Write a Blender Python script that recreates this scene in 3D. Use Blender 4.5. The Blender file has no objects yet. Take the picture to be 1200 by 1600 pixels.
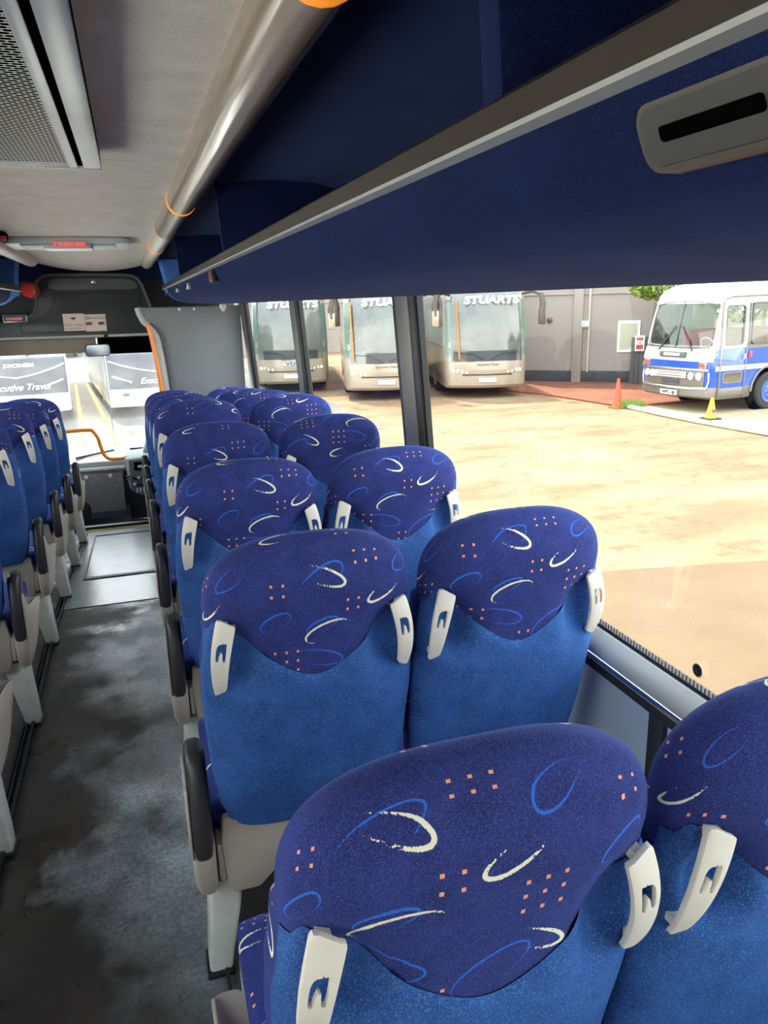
import bpy, bmesh, math, random
from mathutils import Vector, Matrix, noise
random.seed(7)
PI = math.pi
SC = bpy.context.scene
COL = SC.collection
EYE = 1.6                      # camera height above the coach floor (floor z = 0)
GROUND = -1.3                  # yard level

# ------------------------------------------------------------------ camera, world, sun, exposure
def make_camera():
    yaw, pitch, roll = 0.3036, 0.2671, -0.0242
    f = Vector((math.sin(yaw)*math.cos(pitch), math.cos(yaw)*math.cos(pitch), -math.sin(pitch)))
    r = Vector((math.cos(yaw), -math.sin(yaw), 0)); u = r.cross(f)
    c, s = math.cos(roll), math.sin(roll)
    r2 = c*r + s*u; u2 = -s*r + c*u
    cam = bpy.data.cameras.new('camera'); co = bpy.data.objects.new('camera', cam); COL.objects.link(co)
    co.matrix_world = Matrix(((r2.x, u2.x, -f.x, 0), (r2.y, u2.y, -f.y, 0), (r2.z, u2.z, -f.z, EYE), (0, 0, 0, 1)))
    cam.sensor_fit = 'VERTICAL'; cam.sensor_height = 32; cam.lens = 24.0
    cam.clip_start = 0.02; cam.clip_end = 500
    SC.camera = co
make_camera()
W = bpy.data.worlds.new('sky'); SC.world = W; W.use_nodes = True
nt = W.node_tree; nt.nodes.clear()
wo = nt.nodes.new('ShaderNodeOutputWorld'); bg = nt.nodes.new('ShaderNodeBackground')
tc = nt.nodes.new('ShaderNodeTexCoord'); sx = nt.nodes.new('ShaderNodeSeparateXYZ'); cr = nt.nodes.new('ShaderNodeValToRGB')
nt.links.new(tc.outputs['Generated'], sx.inputs[0]); nt.links.new(sx.outputs['Z'], cr.inputs[0])
nt.links.new(cr.outputs[0], bg.inputs[0]); nt.links.new(bg.outputs[0], wo.inputs[0])
cr.color_ramp.elements[0].position = 0.0; cr.color_ramp.elements[0].color = (1.0, 0.97, 0.92, 1)
cr.color_ramp.elements[1].position = 0.5; cr.color_ramp.elements[1].color = (0.72, 0.86, 1.0, 1)
bg.inputs[1].default_value = 2.9
sun = bpy.data.lights.new('sun', 'SUN'); sun.energy = 5.0; sun.angle = math.radians(3); sun.color = (1.0, 0.93, 0.80)
so = bpy.data.objects.new('sun', sun); COL.objects.link(so)
sd = Vector((0.10, -0.62, -1.0)).normalized()
so.rotation_euler = sd.to_track_quat('-Z', 'Y').to_euler()
SC.view_settings.view_transform = 'Standard'; SC.view_settings.look = 'None'
SC.view_settings.gamma = 1; SC.view_settings.use_curve_mapping = False
SC.view_settings.exposure = 1.05
SC.cycles.diffuse_bounces = 8; SC.cycles.max_bounces = 16; SC.cycles.transparent_max_bounces = 24

# ------------------------------------------------------------------ material helpers
def lin(c):
    return tuple(((v/255)/12.92 if v/255 <= .04045 else ((v/255+.055)/1.055)**2.4) for v in c)
class NT:
    def __init__(s, m): s.t = m.node_tree; s.n = s.t.nodes; s.l = s.t.links
    def node(s, k, **kw):
        n = s.n.new(k)
        for a, b in kw.items(): setattr(n, a, b)
        return n
    def put(s, sock, v):
        if isinstance(v, (int, float)): sock.default_value = v
        elif isinstance(v, tuple): sock.default_value = v if len(v) == len(sock.default_value) else v+(1,)
        else: s.l.new(v, sock)
    def m(s, op, a, b=0.0, c=0.0, clamp=False):
        n = s.node('ShaderNodeMath', operation=op); n.use_clamp = clamp
        s.put(n.inputs[0], a); s.put(n.inputs[1], b); s.put(n.inputs[2], c)
        return n.outputs[0]
    def mix(s, f, a, b):
        n = s.node('ShaderNodeMix', data_type='RGBA'); s.put(n.inputs[0], f); s.put(n.inputs[6], a); s.put(n.inputs[7], b)
        return n.outputs[2]
    def noise(s, scale, detail=3, rough=.55, coord='Object', vec=None):
        n = s.node('ShaderNodeTexNoise'); n.inputs['Scale'].default_value = scale
        n.inputs['Detail'].default_value = detail; n.inputs['Roughness'].default_value = rough
        if vec is None: vec = s.node('ShaderNodeTexCoord').outputs[coord]
        s.l.new(vec, n.inputs['Vector']); return n.outputs[0]
    def ramp(s, v, p0, p1, c0=(0, 0, 0, 1), c1=(1, 1, 1, 1)):
        n = s.node('ShaderNodeValToRGB'); e = n.color_ramp.elements
        e[0].position = p0; e[1].position = p1; e[0].color = c0; e[1].color = c1
        s.l.new(v, n.inputs[0]); return n.outputs[0]
    def bump(s, h, st, dist=.01):
        n = s.node('ShaderNodeBump'); n.inputs['Strength'].default_value = st; n.inputs['Distance'].default_value = dist
        s.l.new(h, n.inputs['Height']); return n.outputs[0]
    def scaled(s, sc, coord='Object'):
        n = s.node('ShaderNodeMapping'); n.inputs['Scale'].default_value = sc
        s.l.new(s.node('ShaderNodeTexCoord').outputs[coord], n.inputs[0]); return n.outputs[0]
def newmat(name):
    m = bpy.data.materials.new(name); m.use_nodes = True
    return m, NT(m), m.node_tree.nodes['Principled BSDF']
def basic(name, rgb, rough=.5, metal=0, var=.0, vscale=8, bump=0, bscale=60, coat=0, spec=.5, stretch=None):
    m, t, b = newmat(name)
    c = lin(rgb); b.inputs['Roughness'].default_value = rough; b.inputs['Metallic'].default_value = metal
    b.inputs['Specular IOR Level'].default_value = spec
    if coat: b.inputs['Coat Weight'].default_value = coat; b.inputs['Coat Roughness'].default_value = .08
    v = t.scaled(stretch) if stretch else None
    if var:
        n = t.noise(vscale, 4, vec=v)
        f = t.ramp(n, .3, .7)
        col = t.mix(f, tuple(x*(1-var) for x in c)+(1,), tuple(min(1, x*(1+var)) for x in c)+(1,))
        t.l.new(col, b.inputs['Base Color'])
    else: b.inputs['Base Color'].default_value = c+(1,)
    if bump:
        t.l.new(t.bump(t.noise(bscale, 3, vec=v), bump), b.inputs['Normal'])
    return m
def emis(name, rgb, st):
    m, t, b = newmat(name); b.inputs['Base Color'].default_value = lin(rgb)+(1,)
    b.inputs['Emission Color'].default_value = lin(rgb)+(1,); b.inputs['Emission Strength'].default_value = st
    return m

# patterned moquette: ellipse strokes and little orange squares woven on a purple-blue pile
def moquette():
    m, t, b = newmat('patterned_moquette')
    uv = t.node('ShaderNodeTexCoord').outputs['UV']; s = t.node('ShaderNodeSeparateXYZ'); t.l.new(uv, s.inputs[0])
    oi = t.node('ShaderNodeObjectInfo'); so_ = t.node('ShaderNodeSeparateColor'); t.l.new(oi.outputs['Color'], so_.inputs[0])
    T = .36
    fib = t.noise(900, 2, vec=t.scaled((1, 1, .25)))
    U = t.m('WRAP', t.m('ADD', s.outputs[0], so_.outputs[0]), T, 0.0)
    V = t.m('WRAP', t.m('ADD', s.outputs[1], so_.outputs[1]), T, 0.0)
    V2 = t.m('ADD', V, t.m('MULTIPLY', t.m('SUBTRACT', fib, .5), .004))
    dash = t.noise(260, 1, coord='UV')
    def arc(cx, cy, a, bb, ang, d, w, dashed):
        x = t.m('SUBTRACT', U, cx); y = t.m('SUBTRACT', V2, cy); c, q = math.cos(math.radians(ang)), math.sin(math.radians(ang))
        xr = t.m('DIVIDE', t.m('ADD', t.m('MULTIPLY', x, c), t.m('MULTIPLY', y, q)), a)
        yr = t.m('DIVIDE', t.m('SUBTRACT', t.m('MULTIPLY', y, c), t.m('MULTIPLY', x, q)), bb)
        e = t.m('SQRT', t.m('ADD', t.m('MULTIPLY', xr, xr), t.m('MULTIPLY', yr, yr)))
        dr = (math.cos(math.radians(d)), math.sin(math.radians(d)))
        g = t.m('ADD', t.m('MULTIPLY', xr, dr[0]), t.m('MULTIPLY', yr, dr[1]))
        wid = t.m('MULTIPLY', t.m('ADD', t.m('MULTIPLY', g, .55), .55, clamp=True), w*.0115)
        xa = t.m('DIVIDE', xr, a); ya = t.m('DIVIDE', yr, bb)
        gr = t.m('SQRT', t.m('ADD', t.m('MULTIPLY', xa, xa), t.m('MULTIPLY', ya, ya)))
        dist = t.m('DIVIDE', t.m('MULTIPLY', t.m('ABSOLUTE', t.m('SUBTRACT', e, 1.0)), e), gr)
        k = t.m('LESS_THAN', dist, wid)
        if dashed: k = t.m('MULTIPLY', k, t.m('GREATER_THAN', dash, t.m('SUBTRACT', .50, t.m('MULTIPLY', g, .30))))
        return k
    def dots(cx, cy, nx, ny, p=.0225):
        x = t.m('SUBTRACT', U, cx); y = t.m('SUBTRACT', V, cy)
        ox = 0 if nx % 2 else p/2; oy = 0 if ny % 2 else p/2
        wx = t.m('ABSOLUTE', t.m('WRAP', t.m('ADD', x, ox), p/2, -p/2)); wy = t.m('ABSOLUTE', t.m('WRAP', t.m('ADD', y, oy), p/2, -p/2))
        k = t.m('MULTIPLY', t.m('LESS_THAN', wx, .0024), t.m('LESS_THAN', wy, .0028))
        k = t.m('MULTIPLY', k, t.m('LESS_THAN', t.m('ABSOLUTE', x), nx*p/2))
        return t.m('MULTIPLY', k, t.m('LESS_THAN', t.m('ABSOLUTE', y), ny*p/2))
    def mx(l):
        r = l[0]
        for k in l[1:]: r = t.m('MAXIMUM', r, k)
        return r
    cream = mx([arc(.135, .290, .047, .0165, -24, 10, .24, True), arc(.145, .165, .048, .021, 17, 110, .20, True),
                arc(.262, .238, .038, .015, 28, 215, .26, True), arc(.300, .100, .040, .014, -28, 20, .24, True), arc(.060, .040, .036, .015, 12, 160, .24, True)])
    blue = mx([arc(.130, .283, .052, .022, 32, 40, .16, True), arc(.132, .182, .033, .013, 20, 60, .20, False), arc(.125, .105, .052, .018, -16, 30, .15, False),
               arc(.315, .300, .036, .019, 38, 170, .16, False), arc(.250, .070, .050, .023, 34, 60, .15, False), arc(.040, .200, .032, .016, 30, 80, .18, False)])
    dot = mx([dots(.045, .270, 2, 2), dots(.195, .222, 2, 2), dots(.300, .175, 3, 3), dots(.060, .105, 3, 3), dots(.225, .320, 3, 2), dots(.185, .045, 2, 2)])
    nn = t.noise(22, 4)
    base = t.mix(t.ramp(nn, .35, .7), lin((33, 40, 92))+(1,), lin((44, 52, 114))+(1,))
    sp = t.noise(700, 2)
    base = t.mix(t.ramp(sp, .45, .75), base, lin((76, 88, 154))+(1,))
    col = t.mix(t.m('MULTIPLY', blue, .85), base, lin((52, 110, 215))+(1,))
    col = t.mix(cream, col, lin((238, 232, 205))+(1,))
    col = t.mix(dot, col, lin((240, 160, 122))+(1,))
    t.l.new(col, b.inputs['Base Color']); b.inputs['Roughness'].default_value = .92
    b.inputs['Specular IOR Level'].default_value = .15
    b.inputs['Sheen Weight'].default_value = .35; b.inputs['Sheen Roughness'].default_value = .35; b.inputs['Sheen Tint'].default_value = lin((120, 150, 235))+(1,)
    t.l.new(t.bump(fib, .35, .002), b.inputs['Normal'])
    return m
def carpet(name, c1, c2, c3, sheen=.3, tint=(110, 160, 235), sc=420, patch=14):
    m, t, b = newmat(name)
    n1 = t.noise(patch, 5, .6); n2 = t.noise(sc, 3, .7)
    base = t.mix(t.ramp(n1, .38, .66), lin(c1)+(1,), lin(c2)+(1,))
    col = t.mix(t.ramp(n2, .48, .72), base, lin(c3)+(1,))
    t.l.new(col, b.inputs['Base Color']); b.inputs['Roughness'].default_value = .95; b.inputs['Specular IOR Level'].default_value = .1
    b.inputs['Sheen Weight'].default_value = sheen; b.inputs['Sheen Roughness'].default_value = .4; b.inputs['Sheen Tint'].default_value = lin(tint)+(1,)
    t.l.new(t.bump(n2, .5, .003), b.inputs['Normal'])
    return m
def glass(name, tint=(1, 1, 1), refl=.10, haze=0.0, hazecol=(1, .97, .9), base=.02):
    m, t, b = newmat(name); t.n.remove(b)
    out = t.n['Material Output']
    tr = t.node('ShaderNodeBsdfTransparent'); tr.inputs[0].default_value = tuple(tint)+(1,)
    gl = t.node('ShaderNodeBsdfGlossy'); gl.inputs['Roughness'].default_value = .01
    lw = t.node('ShaderNodeLayerWeight'); lw.inputs[0].default_value = .35
    mx = t.node('ShaderNodeMixShader')
    t.l.new(t.m('ADD', t.m('MULTIPLY', lw.outputs['Fresnel'], refl), base), mx.inputs[0]); t.l.new(tr.outputs[0], mx.inputs[1]); t.l.new(gl.outputs[0], mx.inputs[2])
    last = mx.outputs[0]
    if haze:
        df = t.node('ShaderNodeBsdfDiffuse'); df.inputs[0].default_value = tuple(hazecol)+(1,)
        tl = t.node('ShaderNodeBsdfTranslucent'); tl.inputs[0].default_value = tuple(hazecol)+(1,)
        ad = t.node('ShaderNodeMixShader'); t.l.new(df.outputs[0], ad.inputs[1]); t.l.new(tl.outputs[0], ad.inputs[2])
        m2 = t.node('ShaderNodeMixShader')
        nz = t.ramp(t.noise(3, 4), .3, .8)
        t.l.new(t.m('MULTIPLY', nz, haze), m2.inputs[0]); t.l.new(last, m2.inputs[1]); t.l.new(ad.outputs[0], m2.inputs[2]); last = m2.outputs[0]
    t.l.new(last, out.inputs[0])
    return m

M = {}
M['moquette'] = moquette()
M['shell'] = carpet('blue_pile_shell', (36, 70, 128), (50, 90, 154), (94, 132, 186))
M['rack_cloth'] = carpet('navy_velour', (16, 23, 54), (24, 33, 72), (36, 48, 94), sheen=.2, tint=(110, 135, 200), sc=500, patch=6)
M['rack_lit'] = carpet('lit_blue_velour', (70, 116, 196), (92, 140, 214), (110, 158, 226), sheen=.3)  # rack velour again, its lit look at the front end put into the colour
M['headlining'] = carpet('grey_headlining', (206, 197, 186), (220, 211, 200), (230, 224, 214), sheen=.1, tint=(200, 200, 200), sc=300, patch=9)
M['cream'] = basic('cream_plastic', (226, 218, 202), .42, var=.05, vscale=10)
M['greige'] = basic('greige_plastic', (188, 172, 156), .45, var=.08, vscale=9)
M['leg'] = basic('scuffed_white_paint', (226, 220, 206), .38, var=.10, vscale=14, bump=.05)
M['blackpad'] = basic('black_vinyl_pad', (52, 50, 50), .38, var=.1, vscale=30, bump=.05, bscale=300)
M['black'] = basic('black_plastic', (26, 26, 28), .45)
M['slot'] = basic('black_slot', (6, 6, 7), .9, spec=0)
M['dark'] = basic('dark_grey_moulding', (82, 86, 86), .5, var=.08, vscale=20, bump=.08, bscale=250)
M['dark2'] = basic('charcoal_moulding', (46, 49, 50), .42, var=.08, vscale=10)
M['grey'] = basic('grey_wall_board', (120, 125, 126), .55, var=.05, vscale=3)
M['bluegrey'] = basic('blue_grey_laminate', (176, 190, 206), .5, var=.04, vscale=3)
M['lightgrey'] = basic('pale_grey_moulding', (178, 180, 176), .45)
M['alu'] = basic('brushed_aluminium', (196, 196, 194), .32, metal=.85, var=.05, vscale=6)
M['sill'] = basic('silver_sill_paint', (186, 184, 178), .35, metal=.25)
M['busalu'] = basic('dull_bus_brightwork', (120, 114, 106), .35, metal=.4)
M['bronze'] = basic('bronze_anodised_trim', (74, 66, 58), .38, metal=.55)
M['chrome'] = basic('chrome', (225, 225, 222), .12, metal=1)
M['orange'] = basic('orange_powder_coat', (245, 138, 22), .35, coat=.3)
M['ventplate'] = basic('dark_bronze_vent_plate', (44, 40, 36), .5)
M['fritbrown'] = basic('faded_brown_print', (104, 86, 66), .7)
M['frame'] = basic('window_rubber_and_frame', (44, 46, 50), .5)
M['framelight'] = basic('grey_pillar_face', (128, 126, 122), .42, metal=.2)
M['lineyellow'] = basic('yellow_road_paint', (206, 160, 30), .7)
M['gold'] = basic('yellow_step_nosing', (240, 214, 120), .5)
M['glass'] = glass('side_window_glass', (.97, .985, .97), refl=.07, base=.005)
M['wsglass'] = glass('windscreen_glass', (.97, .99, .985), refl=.35, haze=.10, base=.02)
M['amber'] = emis('glowing_amber_ring', (255, 150, 40), .3)  # amber ring with weak emission
M['red'] = basic('red_plastic', (190, 30, 34), .3, coat=.4)
M['white'] = basic('white_print', (240, 238, 232), .6)

# floor: dark vinyl with wear and wet-looking gloss; windscreen sheen painted into the colour
def floor_mat():
    m, t, b = newmat('worn_vinyl_painted_sheen')
    n1 = t.noise(3.2, 6, .62); n2 = t.noise(26, 5, .7)
    col = t.mix(t.ramp(n1, .35, .7), lin((40, 32, 26))+(1,), lin((62, 54, 48))+(1,))
    spk = t.ramp(t.noise(170, 2, .5), .74, .78)
    xx = t.node('ShaderNodeSeparateXYZ'); t.l.new(t.node('ShaderNodeTexCoord').outputs['Object'], xx.inputs[0])
    worn_sheen = t.m('ADD', t.m('MULTIPLY', xx.outputs[0], 2.3), t.m('ADD', t.m('MULTIPLY', t.noise(1.9, 6, .62), 3.6), -1.02), clamp=True)  # pale sheen of the aisle painted into the colour, broken up by wear noise
    worn_sheen = t.m('MULTIPLY', worn_sheen, t.m('SUBTRACT', 1.0, t.m('MULTIPLY', t.m('SUBTRACT', xx.outputs[0], .02), 9.0, clamp=True)))
    worn_sheen = t.m('MULTIPLY', worn_sheen, t.m('ADD', t.m('MULTIPLY', t.m('SUBTRACT', xx.outputs[1], 1.45), 1.6, clamp=True), .12))
    worn_sheen = t.m('MULTIPLY', worn_sheen, t.m('ADD', t.m('MULTIPLY', t.ramp(t.noise(80, 4, .75), .35, .62), .6), .4))
    col = t.mix(worn_sheen, col, lin((226, 236, 236))+(1,))
    col = t.mix(spk, col, lin((185, 185, 180))+(1,))
    t.l.new(col, b.inputs['Base Color'])
    mm = t.m('MULTIPLY', t.ramp(n1, .42, .62), .5)
    r = t.m('ADD', t.m('MULTIPLY', t.ramp(n2, .3, .75), .22), t.m('ADD', mm, .14))
    t.l.new(t.m('MINIMUM', r, .6), b.inputs['Roughness']); b.inputs['Specular IOR Level'].default_value = .75
    t.l.new(t.bump(t.noise(90, 5, .75), .35, .004), b.inputs['Normal'])
    return m
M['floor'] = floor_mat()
M['rampfloor'] = basic('vinyl_painted_glare', (146, 152, 150), .27, var=.12, vscale=5, bump=.12, bscale=30, spec=1.0)  # windscreen reflection on the ramp put into a lighter base colour

# tube cover: glossy brownish plastic
M['tube'] = basic('glossy_taupe_duct', (160, 140, 120), .26, var=.05, vscale=3, coat=.6, bump=.03, bscale=14)
M['tubeend'] = basic('matt_taupe_duct', (192, 180, 164), .4)

def ground_mat(name, c1, c2, c3, sc=.35, fine=18, rough=.9, stretch=(1, 1, 1)):
    m, t, b = newmat(name)
    k = 1.0 if 'pale' in name else .66; c1, c2, c3 = [tuple(v*k for v in c) for c in (c1, c2, c3)]
    v = t.scaled(stretch)
    n1 = t.noise(sc, 6, .65, vec=v); n2 = t.noise(fine, 4, .7)
    col = t.mix(t.ramp(n1, .38, .62), lin(c1)+(1,), lin(c2)+(1,))
    col = t.mix(t.ramp(n2, .52, .8), col, lin(c3)+(1,))
    t.l.new(col, b.inputs['Base Color']); b.inputs['Roughness'].default_value = rough; b.inputs['Specular IOR Level'].default_value = .2
    t.l.new(t.bump(n2, .3, .02), b.inputs['Normal'])
    return m
M['yard'] = ground_mat('sunlit_concrete', (190, 136, 98), (212, 178, 134), (166, 108, 80), sc=.7, fine=3.5, stretch=(.5, 1.3, 1))
M['slab'] = ground_mat('brown_concrete_slab', (160, 128, 94), (172, 140, 106), (146, 116, 86), sc=.8, fine=40)
M['bounce_yard'] = ground_mat('pale_bounce_yard', (222, 216, 206), (234, 228, 218), (206, 200, 192), sc=.4, fine=12)  # kept very pale so the unseen ground bounces daylight into the coach
M['lane'] = ground_mat('grey_brown_lane', (150, 142, 132), (166, 158, 148), (136, 128, 118), sc=.6, fine=8)
M['gravel'] = ground_mat('red_gravel', (176, 104, 74), (198, 126, 92), (150, 84, 62), sc=1.2, fine=9)
M['apron'] = ground_mat('pale_apron_concrete', (164, 144, 112), (176, 158, 126), (146, 126, 98), sc=.7, fine=10)
M['kerb'] = basic('chalky_kerb', (222, 206, 172), .9, var=.15, vscale=4)
M['shed'] = basic('grey_shed_cladding', (142, 130, 120), .7, var=.07, vscale=.5)
M['plinth'] = basic('dark_plinth', (64, 62, 62), .9, var=.2, vscale=3)
M['fence'] = basic('weathered_grey_boards', (84, 80, 80), .85, var=.15, vscale=9, stretch=(6, 6, .4))
M['leaf'] = basic('spring_leaves', (118, 140, 50), .6, var=.35, vscale=2)
M['bark'] = basic('bark', (96, 80, 64), .9, var=.2, vscale=12)
M['grass'] = basic('grass_blades', (110, 150, 60), .7, var=.3, vscale=6)
M['silver'] = basic('silver_coach_paint', (152, 137, 116), .30, metal=.2, coat=.5, var=.04, vscale=2)
M['coachwhite'] = basic('white_coach_paint', (206, 208, 208), .28, coat=.5)
M['coachgrey'] = basic('charcoal_coach_paint', (70, 72, 82), .35, coat=.3)
M['darkglass'] = basic('coach_windscreen_dark', (86, 86, 76), .06, coat=.6, var=.45, vscale=1.1, spec=.8)
M['sideglass'] = basic('coach_side_glass', (120, 130, 128), .06, spec=.9, var=.2, vscale=.6)
M['greenglass'] = basic('green_edge_glass', (92, 116, 102), .1, spec=.8)
M['tyre'] = basic('tyre_rubber', (48, 46, 44), .85)
M['lamp'] = basic('headlamp_glass', (236, 236, 226), .12, coat=.8)
M['bluepaint'] = basic('bright_blue_paint', (20, 72, 176), .25, coat=.6)
M['buswhite'] = basic('cream_white_bus_paint', (186, 182, 170), .28, coat=.5)
M['redseat'] = basic('red_checked_moquette', (170, 44, 42), .9, var=.25, vscale=20)
M['vglass'] = glass('vintage_bus_glass', (.72, .78, .72), refl=.10, base=.03)
M['coneorange'] = basic('orange_cone', (240, 74, 32), .5)
M['coneyellow'] = basic('yellow_cone', (246, 214, 20), .5)
M['purple'] = basic('purple_print', (120, 50, 120), .6)
M['blackpaint'] = basic('black_lettering', (30, 30, 32), .5)
M['orangereflection'] = basic('painted_orange_reflection', (206, 128, 60), .35)
M['wire'] = basic('wiper_rubber', (36, 38, 40), .5)
M['mirrorface'] = basic('mirror_face', (128, 136, 144), .10, metal=1)
M['dashlight'] = basic('pale_dashboard', (170, 178, 178), .5, var=.06, vscale=6)
M['brown'] = basic('brown_roller_blind', (150, 138, 124), .85, var=.1, vscale=7)
M['stickerpink'] = basic('pinkish_sticker', (228, 206, 196), .6)
M['hatchgrey'] = basic('roof_hatch_grey', (200, 212, 210), .4)
M['hatchred'] = emis('lit_red_exit_label', (236, 92, 88), .25)

def perf_mat():
    m, t, b = newmat('perforated_silver_sheet')
    s = t.node('ShaderNodeSeparateXYZ'); t.l.new(t.node('ShaderNodeTexCoord').outputs['Object'], s.inputs[0])
    px, py = .0200, .0125
    row = t.m('FLOOR', t.m('DIVIDE', s.outputs[1], py)); odd = t.m('MODULO', t.m('ABSOLUTE', row), 2.0)
    x = t.m('WRAP', t.m('ADD', s.outputs[0], t.m('MULTIPLY', odd, px/2)), px/2, -px/2)
    y = t.m('WRAP', t.m('SUBTRACT', s.outputs[1], py/2), py/2, -py/2)
    ax, ay = t.m('ABSOLUTE', x), t.m('ABSOLUTE', y)
    hole = t.m('MULTIPLY', t.m('LESS_THAN', ay, .0050), t.m('LESS_THAN', t.m('ADD', ax, t.m('MULTIPLY', ay, .9)), .0106))
    b.inputs['Base Color'].default_value = lin((215, 210, 200))+(1,); b.inputs['Metallic'].default_value = .3; b.inputs['Roughness'].default_value = .35
    t.l.new(t.m('SUBTRACT', 1.0, hole), b.inputs['Alpha'])
    return m
M['perf'] = perf_mat()
def tread_mat():
    m, t, b = newmat('pimpled_grey_panel')
    v = t.node('ShaderNodeTexVoronoi'); v.inputs['Scale'].default_value = 45; v.inputs['Randomness'].default_value = .15
    t.l.new(t.node('ShaderNodeTexCoord').outputs['Object'], v.inputs['Vector'])
    col = t.mix(t.ramp(v.outputs['Distance'], .25, .5), lin((196, 188, 184))+(1,), lin((128, 124, 124))+(1,))
    t.l.new(col, b.inputs['Base Color']); b.inputs['Roughness'].default_value = .45
    return m
M['tread'] = tread_mat()

# ------------------------------------------------------------------ object helpers
def tag(o, label=None, cat=None, group=None, kind=None):
    if label: o['label'] = label
    if cat: o['category'] = cat
    if group: o['group'] = group
    if kind: o['kind'] = kind
    return o
def empty(name, loc=(0, 0, 0), label=None, cat=None, group=None, rz=0, kind=None):
    o = bpy.data.objects.new(name, None); COL.objects.link(o); o.location = loc; o.rotation_euler = (0, 0, rz); o.empty_display_size = .1
    return tag(o, label, cat, group, kind)
def link(name, me, m, parent=None, smooth=True, loc=None):
    if m is not None and not me.materials: me.materials.append(M[m] if isinstance(m, str) else m)
    for p in me.polygons: p.use_smooth = smooth
    o = bpy.data.objects.new(name, me); COL.objects.link(o)
    if parent: o.parent = parent
    if loc: o.location = loc
    return o
def autosmooth(me, ang=35):
    bm = bmesh.new(); bm.from_mesh(me)
    for e in bm.edges:
        if len(e.link_faces) == 2 and e.calc_face_angle(0) > math.radians(ang): e.smooth = False
    bm.to_mesh(me); bm.free()
class MB:
    def __init__(s): s.bm = bmesh.new()
    def box(s, x0, x1, y0, y1, z0, z1, bev=0, seg=2, rot=None):
        b2 = bmesh.new(); bmesh.ops.create_cube(b2, size=1)
        for v in b2.verts: v.co = Vector(((x0+x1)/2+v.co.x*(x1-x0), (y0+y1)/2+v.co.y*(y1-y0), (z0+z1)/2+v.co.z*(z1-z0)))
        if bev: bmesh.ops.bevel(b2, geom=list(b2.edges), offset=bev, segments=seg, profile=.5, affect='EDGES')
        if rot: bmesh.ops.rotate(b2, verts=b2.verts, cent=rot[0], matrix=Matrix.Rotation(rot[1], 3, rot[2]))
        return s.add(b2)
    def add(s, b2):
        me = bpy.data.meshes.new('t'); b2.to_mesh(me); b2.free(); s.bm.from_mesh(me); bpy.data.meshes.remove(me); return s
    def prism(s, pts, axis, a, b, bev=0, seg=2):
        """polygon pts in the two other axes, extruded along axis from a to b"""
        b2 = bmesh.new()
        def mk(p, t): return {'x': (t, p[0], p[1]), 'y': (p[0], t, p[1]), 'z': (p[0], p[1], t)}[axis]
        v0 = [b2.verts.new(mk(p, a)) for p in pts]; v1 = [b2.verts.new(mk(p, b)) for p in pts]
        n = len(pts); b2.faces.new(v0); b2.faces.new(v1[::-1])
        for i in range(n): b2.faces.new((v0[i], v0[(i+1) % n], v1[(i+1) % n], v1[i]))
        bmesh.ops.recalc_face_normals(b2, faces=b2.faces)
        if bev: bmesh.ops.bevel(b2, geom=[e for e in b2.edges if e.calc_face_angle(0) > .6], offset=bev, segments=seg, profile=.5, affect='EDGES')
        return s.add(b2)
    def tube(s, pts, r, n=12, closed=False, flat=1.0):
        pts = [Vector(p) for p in pts]; rings = []; N = len(pts); up = None
        for i, p in enumerate(pts):
            a = pts[(i-1) % N] if (closed or i > 0) else pts[i]; b = pts[(i+1) % N] if (closed or i < N-1) else pts[i]
            t = (b-a).normalized()
            if up is None: up = Vector((0, 0, 1)) if abs(t.z) < .9 else Vector((1, 0, 0))
            sx_ = t.cross(up).normalized(); up = sx_.cross(t).normalized()
            rr = r[i] if isinstance(r, (list, tuple)) else r
            rings.append([s.bm.verts.new(p+(math.cos(2*PI*k/n)*sx_+math.sin(2*PI*k/n)*up*flat)*rr) for k in range(n)])
        for i in range(N if closed else N-1):
            A, B = rings[i], rings[(i+1) % N]
            for k in range(n): s.bm.faces.new((A[k], A[(k+1) % n], B[(k+1) % n], B[k]))
        if not closed: s.bm.faces.new(rings[0][::-1]); s.bm.faces.new(rings[-1])
        return s
    def loft(s, rings, closed=True, cap=True):
        R_ = [[s.bm.verts.new(p) for p in r] for r in rings]
        for A, B in zip(R_, R_[1:]):
            n = len(A)
            for k in range(n if closed else n-1): s.bm.faces.new((A[k], A[(k+1) % n], B[(k+1) % n], B[k]))
        if cap and closed: s.bm.faces.new(R_[0][::-1]); s.bm.faces.new(R_[-1])
        return s
    def lathe(s, prof, c=(0, 0, 0), axis='z', n=20):
        rings = []
        for r, h in prof:
            ring = []
            for k in range(n):
                a = 2*PI*k/n; u, v = r*math.cos(a), r*math.sin(a)
                p = {'z': (u, v, h), 'x': (h, u, v), 'y': (u, h, v)}[axis]
                ring.append((c[0]+p[0], c[1]+p[1], c[2]+p[2]))
            rings.append(ring)
        return s.loft(rings)
    def done(s, name, m, parent=None, smooth=True, loc=None, ang=35):
        bmesh.ops.recalc_face_normals(s.bm, faces=s.bm.faces)
        me = bpy.data.meshes.new(name); s.bm.to_mesh(me); s.bm.free()
        o = link(name, me, m, parent, smooth, loc)
        if smooth: autosmooth(me, ang)
        return o
def rounded(x0, x1, z0, z1, r, n=5):
    out = []
    for cx, cz, a0 in ((x1-r, z1-r, 0), (x0+r, z1-r, 90), (x0+r, z0+r, 180), (x1-r, z0+r, 270)):
        for k in range(n+1):
            a = math.radians(a0+90*k/n); out.append((cx+r*math.cos(a), cz+r*math.sin(a)))
    return out
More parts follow.
